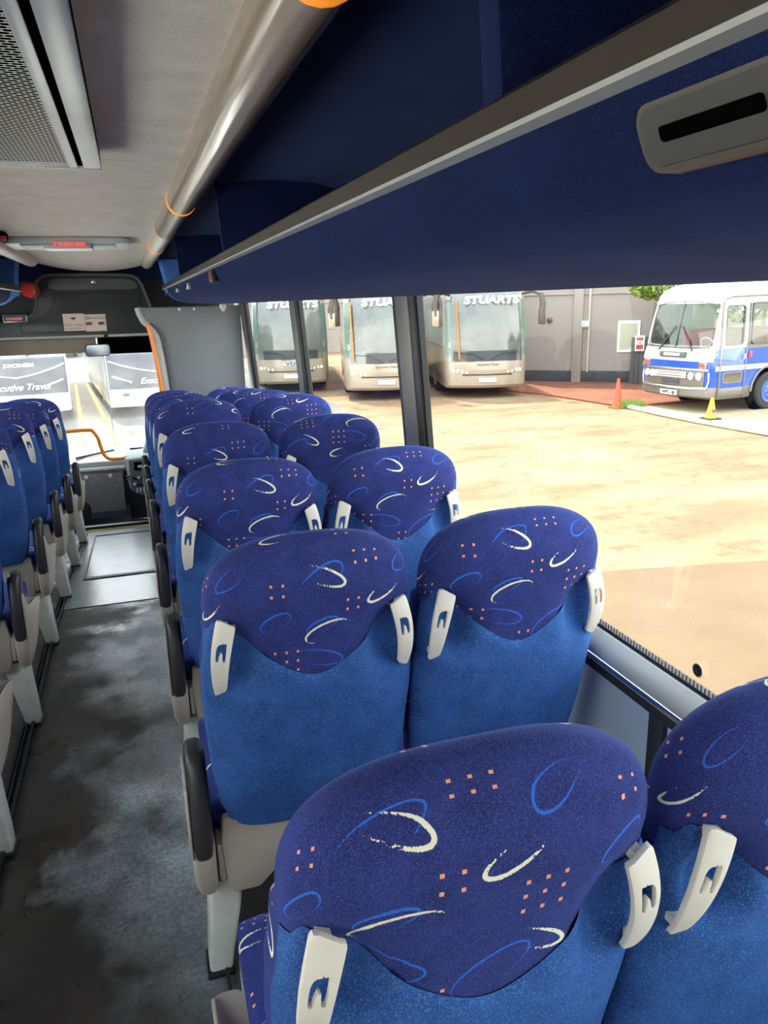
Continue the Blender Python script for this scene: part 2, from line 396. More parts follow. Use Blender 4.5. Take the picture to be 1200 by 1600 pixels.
def text(body, size, m, parent, mat, name='lettering', shear=0, ext=.002, bold=.0, align='CENTER', sxy=(1, 1)):
    cu = bpy.data.curves.new('txt', 'FONT'); cu.body = body; cu.size = size; cu.align_x = align; cu.align_y = 'CENTER'
    cu.extrude = ext; cu.shear = shear; cu.offset = bold; cu.resolution_u = 3
    o = bpy.data.objects.new('txt', cu); COL.objects.link(o)
    dg = bpy.context.evaluated_depsgraph_get(); me = bpy.data.meshes.new_from_object(o.evaluated_get(dg))
    bpy.data.objects.remove(o); bpy.data.curves.remove(cu)
    me.transform(Matrix.Diagonal((sxy[0], sxy[1], 1, 1)))
    me.transform(mat)
    me.materials.clear()
    return link(name, me, m, parent, False)
FACE_BACK = Matrix.Rotation(PI/2, 4, 'X')      # text upright in the XZ plane, readable from -Y
def T_(x, y, z, rz=0, rx=0): return Matrix.Translation((x, y, z)) @ Matrix.Rotation(rz, 4, 'Z') @ FACE_BACK @ Matrix.Rotation(rx, 4, 'X')

# ------------------------------------------------------------------ the coach interior: setting
def zfloor(y): return 0.0 if y < 3.9 else -(min(y, 6.8)-3.9)*.082
TAP = .009
def rx(x, y): return x-TAP*(y-1.0)
CX = -.24                                     # aisle centre line
def fl():
    b = MB()
    ys = [-1.6, 3.9, 6.8]
    pts = [(y, zfloor(y)) for y in ys]+[(6.8, -.30), (-1.6, -.12)]
    b.prism(pts, 'x', -1.5, 1.03)
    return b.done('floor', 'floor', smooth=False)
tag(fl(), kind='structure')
b = MB(); b.prism([(4.42, zfloor(4.42)+.004), (6.76, zfloor(6.76)+.004), (6.76, zfloor(6.76)+.0005), (4.42, zfloor(4.42)+.0005)], 'x', -.53, .05)
o = b.done('floor_covering', 'rampfloor', smooth=False); tag(o, 'vinyl strip with windscreen glare painted in grey on the sloping front part of the aisle', 'floor covering')
b = MB()
for (y0, y1) in ((5.05, 5.10), (6.50, 6.53)):
    b.prism([(y0, zfloor(y0)+.005), (y1, zfloor(y1)+.005), (y1, zfloor(y1)+.010), (y0, zfloor(y0)+.010)], 'x', -.46, .0)
for x0 in (-.465, -.005):
    b.prism([(5.05, zfloor(5.05)+.005), (6.53, zfloor(6.53)+.005), (6.53, zfloor(6.53)+.010), (5.05, zfloor(5.05)+.010)], 'x', x0, x0+.012)
tag(b.done('floor_hatch', 'dark', smooth=False), 'rectangular floor hatch outline in the front of the aisle', 'hatch')
b = MB(); b.box(-.54, .03, 6.74, 6.825, zfloor(6.8)-.03, zfloor(6.8)+.013, .004)
tag(b.done('step_nosing', 'gold'), 'yellow nosing strip along the step at the front of the aisle', 'step edge')
# seat track rails along the left edge of the aisle
b = MB()
for x0, x1, h in ((-.575, -.567, .012), (-.560, -.553, .016), (-.540, -.528, .020)):
    b.prism([(-1.5, .001), (3.9, .001), (6.7, zfloor(6.7)+.001), (6.7, zfloor(6.7)+h), (3.9, h), (-1.5, h)], 'x', x0, x1)
tag(b.done('trim_1', 'black', smooth=False), kind='structure')
b = MB()
for x0, x1, h in ((.060, .068, .014), (.10, .108, .012)):
    b.prism([(-1.5, .001), (3.9, .001), (6.7, zfloor(6.7)+.001), (6.7, zfloor(6.7)+h), (3.9, h), (-1.5, h)], 'x', x0, x1)
tag(b.done('trim_2', 'black', smooth=False), kind='structure')
# step well and front floor
b = MB(); b.box(-1.5, 1.03, 6.83, 8.75, -.62, -.50); b.box(-1.5, 1.03, 6.78, 6.83, -.62, -.20)
tag(b.done('floor_step', 'dark2', smooth=False), kind='structure')

def walls():
    for side, sgn in (('right', 1), ('left', -1)):
        def X(x): return x if sgn > 0 else 2*CX-x
        root = empty('wall_'+side, (0, 0, 0), kind='structure')
        b = MB(); b.box(*sorted((X(1.03), X(1.075))), -1.6, 9.0, -.55, .79)
        b.done('lower_panel', 'bluegrey', root, smooth=False)
        b = MB(); b.box(*sorted((X(1.012), X(1.034))), -1.6, 7.3, .70, .735, .004); b.box(*sorted((X(1.012), X(1.032))), -1.6, 7.3, .05, .16, .004)
        for y in (1.27, 2.95, 4.95): b.box(*sorted((X(1.016), X(1.034))), y-.025, y+.025, .15, .71, .003)
        b.done('panel_frame', 'frame', root)
        b = MB(); b.prism([(X(.999), .735), (X(1.065), .735), (X(1.065), .80), (X(1.035), .803), (X(1.010), .785), (X(.999), .765)], 'y', -1.6, 8.6, .003)
        b.done('window_sill', 'sill', root)
        b = MB(); b.box(*sorted((X(.994), X(1.002))), -1.6, 8.6, .742, .756, .003)
        b.done('sill_bead', 'chrome', root)
        # upper wall above the windows, hidden behind the rack
        b = MB(); b.prism([(X(.962), 1.66), (X(1.0), 1.66), (X(.985), 2.10), (X(.945), 2.10)], 'y', -1.6, 9.0)
        b.done('upper_panel', 'frame', root, smooth=False)
        # pillars between windows (lean inward towards the roof)
        def pillar(y0, y1, w='frame'):
            b = MB(); b.prism([(X(1.03), .78), (X(1.07), .78), (X(1.008), 1.67), (X(.964), 1.67)], 'y', y0, y1, .006); b.done('pillar', 'frame', root)
            b = MB(); b.prism([(X(1.022), .79), (X(1.032), .79), (X(.970), 1.66), (X(.960), 1.66)], 'y', y0+.045, y1-.05, .003); b.done('pillar_cover', 'framelight', root)
        pillar(2.69, 2.93); pillar(4.78, 5.02); pillar(7.10, 7.42); pillar(.2-1.6, .35-1.6)
        for n, (y0, y1) in enumerate(((-1.25, 2.69), (2.93, 4.78), (5.02, 7.10), (7.42, 8.6))):
            wr = empty('window_%d' % (n+1+(4 if sgn < 0 else 0)), kind='structure')
            b = MB(); b.prism([(X(1.052), .785), (X(1.058), .785), (X(.993), 1.67), (X(.987), 1.67)], 'y', y0, y1); b.done('pane', 'glass', wr, smooth=False)
            b = MB()
            for ya, yb in ((y0, y0+.018), (y1-.018, y1)): b.prism([(X(1.040), .80), (X(1.060), .80), (X(.996), 1.66), (X(.976), 1.66)], 'y', ya, yb)
            b.prism([(X(1.040), .798), (X(1.060), .798), (X(1.058), .812), (X(1.038), .812)], 'y', y0, y1)
            b.done('seal', 'black', wr, smooth=False)
walls()
# dotted frit and round vent sticker on the near right window
b = MB()
for k in range(150):
    y = 1.02+k*.0115
    b.box(1.043, 1.0455, y, y+.003, .812, .820+.002*(k % 2))
tag(b.done('glass_frit', 'fritbrown', smooth=False), 'row of tiny dark dashes printed along the bottom of the near right window', 'printed border')
e = empty('glass_sticker', (1.046, 1.187, .848), 'small round dark sticker with a pale border low on the near right window', 'sticker')
b = MB(); b.lathe([(.0150, -.0020), (.0150, -.0008)], axis='x', n=24); b.done('border', 'greige', e)
b = MB(); b.lathe([(.0128, -.0028), (.0128, -.0019)], axis='x', n=24); b.done('disc', 'black', e)
b = MB(); b.tube([(-.0032, -.004, -.006), (-.0032, .003, -.002), (-.0032, -.003, .002), (-.0032, .004, .006)], .001, 6); b.done('emblem', 'bronze', e)

# ceiling
def ceiling():
    root = empty('ceiling', kind='structure')
    for (y0, y1) in ((-1.6, 2.60), (2.606, 8.02)):
        b = MB()
        rings = []
        ys = [y0, y1] if y1 < 3 else [2.606, 6.0, 6.8, 7.4, 7.8, 8.02]
        for y in ys:
            ring = []
            for k in range(17):
                u = k/16; x = -.80+u*1.09
                sag = 0 if y < 6 else .085*((y-6)/2.02)**1.5*(1-(2*u-1)**2)
                ring.append((x, y, 2.025-sag))
            ring += [(.29, y, 2.07), (-.80, y, 2.07)]
            rings.append(ring)
        b.loft(rings); b.done('headlining_panel', 'headlining', root)
    b = MB(); b.box(-1.5, 1.0, -1.6, 9.0, 2.11, 2.16); b.done('roof_skin', 'cream', root, smooth=False)
ceiling()
b = MB(); b.box(-1.5, 1.0, 8.05, 8.12, 1.86, 2.10); tag(b.done('trim_3', 'rack_cloth', smooth=False), kind='structure')
# rear bulkhead behind the camera with its window
r = empty('wall_rear', kind='structure')
b = MB(); b.box(-1.5, 1.05, -1.66, -1.60, -.5, 1.15); b.box(-1.5, 1.05, -1.66, -1.60, 1.5, 2.1); b.box(-1.5, -.85, -1.66, -1.60, 1.15, 1.5); b.box(.37, 1.05, -1.66, -1.60, 1.15, 1.5); b.done('rear_panel', 'rack_cloth', r, smooth=False)
b = MB(); b.box(-.85, .37, -1.64, -1.63, 1.15, 1.5); b.done('rear_pane', 'glass', r, smooth=False)

# luggage racks ----------------------------------------------------------------
def rack(side):
    right = side == 'right'
    def X(x, y): return rx(x, y) if right else 2*CX-x
    lab = 'long navy blue luggage rack above the right windows' if right else 'navy luggage rack on the left of the aisle, only its front end in view'
    root = empty('luggage_rack', (0, 0, 0), lab, 'luggage rack')
    y0, y1 = (-1.58, 7.55) if right else (-1.58, 7.3)
    prof = [(.985, .018), (.80, .018), (.66, .020), (.56, .028), (.47, .045), (.415, .072), (.385, .105), (.3680, .148), (.3665, .166)]
    def skin(name, P, ys, mat, th=.012):
        rings = []
        for y, inset in ys:
            outer = [(X(x if x > .7 else x+inset*1.0*(1-(x-.36)/.5 if x < .86 else 0), y), y, EYE+z+ (inset*.35 if z < .1 else 0)) for x, z in P]
            inner = [(X(x+.006, y), y, EYE+z+th+(inset*.35 if z < .1 else 0)) for x, z in P][::-1]
            rings.append(outer+inner)
        b = MB(); b.loft(rings); return b.done(name, mat, root)
    ysec = [(y0, 0), (1.5, 0), (3, 0), (4.5, 0), (6, 0), (y1-.6, 0)]
    skin('rack_face', prof, ysec, 'rack_cloth')
    endc = [(y1-.6, 0), (y1-.3, .008), (y1-.15, .03), (y1-.05, .07), (y1, .13)]
    skin('rack_end', prof, endc, 'rack_lit')
    # aluminium lip
    b = MB(); P = [(.352, .154), (.372, .151), (.378, .160), (.374, .186), (.362, .190), (.352, .182)]
    b.loft([[(X(x, y), y, EYE+z) for x, z in P] for y in (y0, 2, 4, 6, y1-.12)]); b.done('rack_lip', 'bronze', root)
    b = MB(); b.loft([[(X(x, y), y, EYE+z) for x, z in ((.350, .151), (.3672, .1488), (.3672, .1530), (.350, .156))] for y in (y0, 2, 4, 6, y1-.12)]); b.done('lip_bead', 'sill', root)
    # inner back, roof of the rack
    b = MB(); b.loft([[(X(x, y), y, EYE+z) for x, z in ((.948, .02), (.960, .02), (.960, .44), (.948, .44))] for y in (y0, y1)]); b.done('rack_back', 'rack_cloth', root)
    b = MB(); b.loft([[(X(x, y), y, EYE+z) for x, z in ((.275, .425), (.45, .435), (.70, .425), (.95, .37), (.95, .40), (.70, .45), (.45, .455), (.275, .445))] for y in (y0, 2, 4, 6, y1)]); b.done('rack_roof', 'rack_cloth', root)
    for yd in ((.745, 2.95, 5.2) if right else (5.2,)):
        b = MB(); b.prism([(X(.345, yd), EYE+.42), (X(.36, yd), EYE+.185), (X(.40, yd), EYE+.10), (X(.48, yd), EYE+.055), (X(.70, yd), EYE+.025), (X(.95, yd), EYE+.02), (X(.95, yd), EYE+.40), (X(.7, yd), EYE+.44)], 'y', yd, yd+(.045 if yd < 1 else .03), .005)
        b.done('divider', 'rack_cloth', root)
    # curved end board
    b = MB()
    rings = []
    for k in range(9):
        a = k/8; z = .17+.24*a; xi = .385-.05*a+.0*math.sin(a*PI)
        yy = y1-.02-.10*math.sin(a*PI/2)
        rings.append([(X(xi, yy), yy, EYE+z), (X(xi+.03, yy), yy-.02, EYE+z), (X(.75, yy), yy+.03, EYE+z), (X(.95, yy), yy, EYE+z), (X(.95, yy), yy+.02, EYE+z), (X(.75, yy), yy+.05, EYE+z), (X(xi+.01, yy), yy+.03, EYE+z)])
    b.loft(rings); b.done('end_board', 'rack_lit', root)
    return root
RR = rack('right'); RL = rack('left')

def on_face(y, x, z): return (rx(x, y), y, EYE+z)
# long air vent grille on the rack face near the camera
e = empty('air_vent', on_face(.36, .376, .110), 'long dark slotted air vent with a bronze rim on the rack face at upper right', 'vent')
tilt = Matrix.Rotation(math.radians(0), 4, 'Y')
def face_plate(name, ya, yb, za, zb, mat, off, th, rad, parent):
    P = rounded(ya, yb, za, zb, rad, 6); rings = []
    for d in (off, off+th):
        rings.append([((-d)+ (-(z))*(-.42), y, z) for y, z in P])
    b = MB(); b.loft([[(x, y, z) for x, y, z in r_] for r_ in rings]); return b.done(name, mat, parent)
# rack face near here leans: x grows as z falls (slope about -0.45)
def fp(name, ya, yb, za, zb, mat, off, th, rad, parent):
    P = rounded(ya, yb, za, zb, rad, 6)
    b = MB(); b.loft([[(-d-z*.42, y, z) for y, z in P] for d in (off, off+th)]); return b.done(name, mat, parent)
fp('rim', -.30, .172, -.024, .021, 'bronze', -.006, .016, .016, e)
fp('plate', -.295, .166, -.020, .017, 'ventplate', .004, .008, .013, e)
for ya, yb in ((.048, .145), (-.018, .042), (-.085, -.024), (-.16, -.091), (-.24, -.166)):
    fp('slot', ya, yb, -.006, .004, 'slot', .008, .0055, .003, e)
# little fittings near the front of the rack face
e = empty('reading_light', on_face(3.42, .372, .122), 'small red and silver lamp on the rack face, the largest fitting', 'lamp')
b = MB(); b.box(-.016, .004, -.05, .035, -.028, .022, .005); b.done('housing', 'bronze', e)
b = MB(); b.box(-.019, -.014, .005, .032, -.022, .018, .003); b.done('lens', 'red', e)
for i, (y, z, h, w, lb) in enumerate(((4.75, .113, .018, .03, 'small silver square fitting on the rack face, next forward of the red lamp'), (5.7, .110, .014, .03, 'tiny dark and silver square fitting on the rack face, second forward of the red lamp'),
                       (6.6, .108, .009, .02, 'tiny dark round button on the rack face, third forward of the red lamp'), (7.2, .106, .008, .02, 'tiny dark button at the very front end of the rack face'))):
    e = empty('rack_switch', on_face(y, .374, z), lb, 'switch')
    b = MB(); b.box(-.016, .01, -w, w, -h, h, .003); b.done('bezel', 'alu' if i < 2 else 'dark', e)
    b = MB(); b.box(-.020, -.012, -w*.6, w*.6, -h*.55, h*.75, .002); b.done('button', 'slot', e)
b = MB(); b.box(-.02, .02, -.04, .04, -.035, 0, .008); b.box(-.010, .010, -.02, .02, -.052, -.03, .004)
tag(b.done('curtain_hook', 'cream', loc=(rx(.66, 5.6), 5.6, EYE+.014)), 'small cream plastic hook under the front of the right rack', 'hook')

# air duct tubes beside the ceiling -------------------------------------
def duct(side, y1):
    right = side == 'right'
    root = empty('ceiling_duct', (0, 0, 0), 'glossy taupe ceiling duct tube with amber rings, right of the aisle' if right else 'pale ceiling duct tube at upper left, rounded front end', 'duct', 'ceiling ducts')
    def sec(y, x0, z0, r, k0=0):
        out = []
        for k in range(20):
            a = 2*PI*k/20
            out.append(((rx(x0+r*math.cos(a), y) if right else 2*CX-(x0+r*math.cos(a))), y, EYE+z0+r*math.sin(a)))
        return out
    def piece(name, ya, yb, r, m):
        b = MB(); b.loft([sec(ya, .255, .400, r)]+[sec(ya+(yb-ya)*k/6, .255, .400, r) for k in range(1, 6)]+[sec(yb, .255, .400, r)]); return b.done(name, m, root)
    if right:
        piece('tube_section', -1.58, .92, .056, 'tube'); piece('amber_ring', .92, 1.02, .0585, 'amber')
        piece('tube_section', 1.02, 3.28, .056, 'tube'); piece('amber_ring', 3.28, 3.31, .058, 'amber')
        piece('tube_section', 3.31, 4.35, .056, 'tube'); piece('tube_joint', 4.35, 4.41, .058, 'tube'); piece('tube_section', 4.41, 5.60, .054, 'tubeend')
        piece('amber_ring', 5.60, 5.66, .056, 'amber')
        b = MB(); rs = [sec(5.66, .255, .400, .054), sec(7.6, .255, .400, .054), sec(7.9, .255, .402, .05), sec(8.0, .255, .405, .035)]; b.loft(rs); b.done('end_section', 'tubeend', root)
    else:
        b = MB(); b.loft([sec(-1.58, .255, .40, .056), sec(7.0, .255, .4, .056), sec(7.25, .255, .4, .052), sec(7.36, .255, .402, .036), sec(7.4, .255, .404, .012)]); b.done('tube_section', 'tubeend', root)
duct('right', 8); duct('left', 7.4)

# ceiling air return vent --------------------------------------------------------
def ceiling_vent():
    e = empty('ceiling_vent', (-.24, 1.2, 2.02), 'large perforated silver air vent panel in the ceiling at top left', 'vent')
    hw = .205; y0, y1 = -1.2, 1.24; d = -.045
    b = MB(); b.box(-hw, hw, y0, y1, d+.012, .0); b.done('vent_cavity', 'slot', e, smooth=False)
    for s in (-1, 1):
        b = MB(); b.box(*sorted((s*hw, s*(hw-.004))), y0, y1+.004, d, .002, 0); b.box(*sorted((s*hw, s*(hw-.045))), y0, y1, d-.002, d+.004, .001); b.done('outer_frame', 'alu', e)
        b = MB(); b.box(*sorted((s*(hw-.047), s*(hw-.059))), y0, y1-.01, d+.004, d+.008); b.done('frame_slot', 'slot', e, smooth=False)
        b = MB(); b.box(*sorted((s*(hw-.060), s*(hw-.082))), y0, y1-.004, d-.001, d+.004, .001); b.done('inner_frame', 'alu', e)
    b = MB(); b.box(-hw, hw, y1-.012, y1+.004, d-.002, .002, .001); b.done('front_frame', 'alu', e)
    b = MB(); b.box(-hw+.080, hw-.080, y0, y1-.010, d+.001, d+.00115); b.done('perforated_sheet', 'perf', e, smooth=False)
ceiling_vent()

# roof emergency hatch -----------------------------------------------------------
def hatch():
    e = empty('roof_hatch', (-.318, 5.55, 2.02), 'pale grey roof hatch with a red emergency label in the front ceiling', 'hatch')
    b = MB(); b.prism(rounded(-.36, .36, -.28, .28, .08), 'z', -.035, .004, .008); b.done('hatch_frame', 'hatchgrey', e)
    for s in (-1, 1):
        b = MB(); b.prism(rounded(s*.20-.075, s*.20+.075, -.26, .10, .03), 'z', -.045, -.034, .004); b.done('hatch_recess', 'dashlight', e)
    b = MB(); b.prism(rounded(-.14, .14, -.285, -.05, .04), 'z', -.065, -.034, .010); b.done('handle_bridge', 'hatchgrey', e)
    b = MB(); b.box(-.085, .105, -.292, -.287, -.058, -.024, .002); b.done('exit_label', 'hatchred', e)
    text('EMERGENCY EXIT', .026, 'white', e, T_(.01, -.2935, -.041), 'exit_lettering', bold=.0008, sxy=(.82, 1.1))
hatch()

# ------------------------------------------------------------------ coach seats
def seat_profile(s):
    z = .455+.712*s
    yc = .15*(1-s)**1.05
    tb = [(0, .168), (.04, .192), (.12, .207), (.3, .220), (.48, .226), (.60, .224), (.70, .216), (.78, .213)]
    if s <= tb[-1][0]:
        for (s0, a0), (s1, a1) in zip(tb, tb[1:]):
            if s <= s1:
                f = (s-s0)/(s1-s0); f = f*f*(3-2*f); a = a0+(a1-a0)*f; break
    else:
        u = (s-.78)/.22; a = .213*max(0, 1-u**2.9)**(1/2.6)
    bd = .052+.012*min(1, s/.2)
    if s > .80: u = (s-.78)/.22; bd = .064*max(0, 1-u**2.2)**.5+.002
    return z, yc, a, bd
def seat_point(s, th, off=0.0):
    z, yc, a, bd = seat_profile(s)
    n = 3.4
    c, q = math.cos(th), math.sin(th)
    ex = abs(c)**(2/n)*(1 if c >= 0 else -1); ey = abs(q)**(2/2.6)*(1 if q >= 0 else -1)
    x = (a+off)*ex; y = yc+(bd+off)*ey
    if q < 0:                                   # back face slightly convex, hand hollows beside the grips
        y -= .022*(1-(x/max(a, .05))**2)*min(1, s/.15)*(1 if s < .9 else (1-s)/.1)*1.0
        for sg in (-1, 1):
            g = math.exp(-(((x-sg*.152)/.036)**2+((z-.925)/.060)**2)**1.4); y += .046*g*min(1, -q*1.6)
    if q > 0 and s < .75: y += .030*(abs(x)/max(a, .05))**3     # front wings
    return Vector((x, y, z))
ROWS, SEG = 52, 56
def backrest_mesh():
    bm = bmesh.new(); uvl = bm.loops.layers.uv.new('UV')
    rings = []; S = [((k/ROWS)**1.0 if k < ROWS*.7 else 1-(1-k/ROWS)*(1.0 if k < ROWS else 0)) for k in range(ROWS+1)]
    S = [.78*k/34 for k in range(34)]+[.78+.22*math.sin(PI/2*k/22) for k in range(22)]+[.9995]
    for s in S: rings.append([seat_point(s, 2*PI*k/SEG) for k in range(SEG)])
    V = [[bm.verts.new(p) for p in r_] for r_ in rings]
    # arc length along the back for v
    vl = [0]; p0 = seat_point(S[0], 1.5*PI)
    for s in S[1:]:
        p = seat_point(s, 1.5*PI); vl.append(vl[-1]+math.hypot(p.z-p0.z, p.y-p0.y)*1.0); p0 = p
    def uvof(i, k):
        p = rings[i][k]; z, yc, a, bd = seat_profile(S[i]); q = math.sin(2*PI*k/SEG)
        back = yc-bd
        u = p.x+(math.copysign(max(0, p.y-back-.01), p.x) if abs(p.x) > a*.8 and q <= .6 else 0)
        wt = min(1, max(0, (S[i]-.72)/.14)); yb = .15*(1-S[i])-.064
        return (u, p.z*1.02+wt*max(0, p.y-yb-.012))
    for i in range(len(V)-1):
        for k in range(SEG):
            k2 = (k+1) % SEG; f = bm.faces.new((V[i][k], V[i][k2], V[i+1][k2], V[i+1][k]))
            for lp, (a_, b_) in zip(f.loops, ((i, k), (i, k2), (i+1, k2), (i+1, k))): lp[uvl].uv = uvof(a_, b_)
    f = bm.faces.new(V[-1]); 
    for lp in f.loops: lp[uvl].uv = (lp.vert.co.x, lp.vert.co.z*1.02+lp.vert.co.y+.052)
    bm.faces.new(V[0][::-1])
    bmesh.ops.recalc_face_normals(bm, faces=bm.faces)
    me = bpy.data.meshes.new('backrest'); bm.to_mesh(me); bm.free(); return me
def shell_mesh():
    bm = bmesh.new(); V = []
    NU, NV = 90, 44
    t0, t1 = PI+.16, 2*PI-.16
    for i in range(NU+1):
        xi = .992*math.sin(PI/2*(2*i/NU-1)); th = 2*PI-math.acos(math.copysign(abs(xi)**1.7, xi))
        x = .2*abs(xi)*1.08
        r_ = min(1, x/.205)
        ze = .872+.150*(math.sqrt(r_*r_+.05)-.2236)/(1.0247-.2236)
        if r_ > .93: ze -= .03*((r_-.93)/.07)**2
        se = (ze-.455)/.712
        colv = []
        for j in range(NV+1):
            s = -.005+(se+.005)*j/NV if j else 0.0
            d = (se-s)*.712; eu = min(i, NU-i)/NU
            off = .010*(1-math.exp(-d/.012))*min(1, .12+eu*9)+.0016*math.exp(-d/.004)
            if eu == 0: off = -.002
            colv.append(bm.verts.new(seat_point(max(0, s), th, off)))
        V.append(colv)
    for i in range(NU):
        for j in range(NV): bm.faces.new((V[i][j], V[i+1][j], V[i+1][j+1], V[i][j+1]))
    bmesh.ops.recalc_face_normals(bm, faces=bm.faces)
    me = bpy.data.meshes.new('back_shell'); bm.to_mesh(me); bm.free(); return me
def handle_mesh(sg):
    """grab handle: thin bowed plate with a forked cut-out, built in fine rows"""
    bm = bmesh.new()
    def lerp(T, w):
        for (w0, v0), (w1, v1) in zip(T, T[1:]):
            if w0 <= w <= w1: return v0+(v1-v0)*(w-w0)/(w1-w0)
        return T[0][1] if w < T[0][0] else T[-1][1]
    Lt = [(-.0875, .0045), (-.080, -.0100), (-.074, -.0150), (-.045, -.0165), (0, -.0172), (.035, -.0182), (.064, -.0190), (.069, -.0180), (.0845, .0125)]
    Rt = [(-.0875, .0068), (-.084, .0092), (-.055, .0130), (-.02, .0168), (.02, .0195), (.05, .0200), (.080, .0198), (.0845, .0175)]
    HL = [(-.005, -.0070), (.0, -.0088), (.020, -.0086), (.034, -.0080), (.044, -.0070)]
    HR = [(-.005, .0080), (.006, .0108), (.020, .0114), (.030, .0114), (.036, .0095), (.044, -.0010)]
    TL = [(-.005, -.0040), (.008, -.0022), (.019, -.0008), (.044, -.0006)]
    TR = [(-.005, .0050), (.008, .0044), (.019, .0022), (.044, .0006)]
    def place(u, w, d=0):
        x = sg*(.1890+u-.012*(w/.085)-.006*(w/.085)**2)
        z = .936+w; s = (z-.455)/.712; zz, yc, a, bd = seat_profile(s)
        return Vector((x, yc-bd-.008-.018*(1-(w/.088)**2)+abs(u+.019)*.12+.35*max(0, abs(u-.001)-.012)-d, z))
    N = 86; W_ = [-.0870+(.0843+.0870)*i/N for i in range(N+1)]
    V = []
    for w in W_:
        wc = min(max(w, -.005), .044); l, r_ = lerp(Lt, w), lerp(Rt, w)
        if -.005 <= w <= .044: hl, hr, tl, tr = lerp(HL, wc), lerp(HR, wc), lerp(TL, wc), lerp(TR, wc)
        else: hl, hr, tl, tr = [l+(r_-l)*k for k in (.27, .73, .42, .60)]
        if hr < tr+.0004: hr = tr+.0004
        V.append([bm.verts.new(place(u, w)) for u in (l, hl, tl, tr, hr, r_)])
    for i in range(N):
        w = (W_[i]+W_[i+1])/2
        for c in range(5):
            if c == 1 and -.002 < w < .038: continue
            if c == 2 and .019 < w < .041: continue
            if c == 3 and .001 < w < .039: continue
            bm.faces.new((V[i][c], V[i][c+1], V[i+1][c+1], V[i+1][c]))
    res = bmesh.ops.extrude_face_region(bm, geom=list(bm.faces))
    for v in res['geom']:
        if isinstance(v, bmesh.types.BMVert): v.co.y += .0085
    bmesh.ops.recalc_face_normals(bm, faces=bm.faces)
    ed = [e for e in bm.edges if len(e.link_faces) == 2 and e.calc_face_angle(0) > 1.0 and e.verts[0].co.y < .5]
    bmesh.ops.bevel(bm, geom=ed, offset=.0012, segments=2, profile=.6, affect='EDGES', clamp_overlap=True)
    for w in (.070, -.066):
        p = place(.002, w, 0); c2 = bmesh.new(); bmesh.ops.create_cube(c2, size=1)
        for v in c2.verts: v.co = p+Vector((v.co.x*.014, v.co.y*.018+.016, v.co.z*.012))
        me_ = bpy.data.meshes.new('t'); c2.to_mesh(me_); c2.free(); bm.from_mesh(me_); bpy.data.meshes.remove(me_)
    me = bpy.data.meshes.new('grab_handle'); bm.to_mesh(me); bm.free(); autosmooth(me, 40); return me
def cushion_mesh():
    bm = bmesh.new(); uvl = bm.loops.layers.uv.new('UV')
    rings = []; NY = 18; NS = 40
    for i in range(NY+1):
        v = i/NY; y = .17+.47*v
        zt = .475+.02*math.sin(v*PI)-.035*max(0, (v-.8)/.2)**2; zb = .37+.03*v
        hw = .225*(1-.06*max(0, (v-.8)/.2)**2); sc = 1 if 0 < i < NY else .86
        ring = []
        for k in range(NS):
            a = 2*PI*k/NS; c, q = math.cos(a), math.sin(a)
            ex = abs(c)**(2/5)*(1 if c >= 0 else -1); ez = abs(q)**(2/4)*(1 if q >= 0 else -1)
            ring.append(Vector((hw*sc*ex, y, (zt+zb)/2+(zt-zb)/2*sc*ez+(.012*abs(ex)**4 if q > 0 else 0))))
        rings.append(ring)
    V = [[bm.verts.new(p) for p in r_] for r_ in rings]
    for i in range(NY):
        for k in range(NS):
            k2 = (k+1) % NS; f = bm.faces.new((V[i][k], V[i][k2], V[i+1][k2], V[i+1][k]))
            for lp in f.loops: lp[uvl].uv = (lp.vert.co.x+(math.copysign(max(0, .47-lp.vert.co.z), lp.vert.co.x)), lp.vert.co.y)
    bm.faces.new(V[0]); bm.faces.new(V[-1])
    bmesh.ops.recalc_face_normals(bm, faces=bm.faces)
    me = bpy.data.meshes.new('seat_cushion'); bm.to_mesh(me); bm.free(); return me
ME = {'back': backrest_mesh(), 'shell': shell_mesh(), 'hL': handle_mesh(-1), 'hR': handle_mesh(1), 'cush': cushion_mesh()}
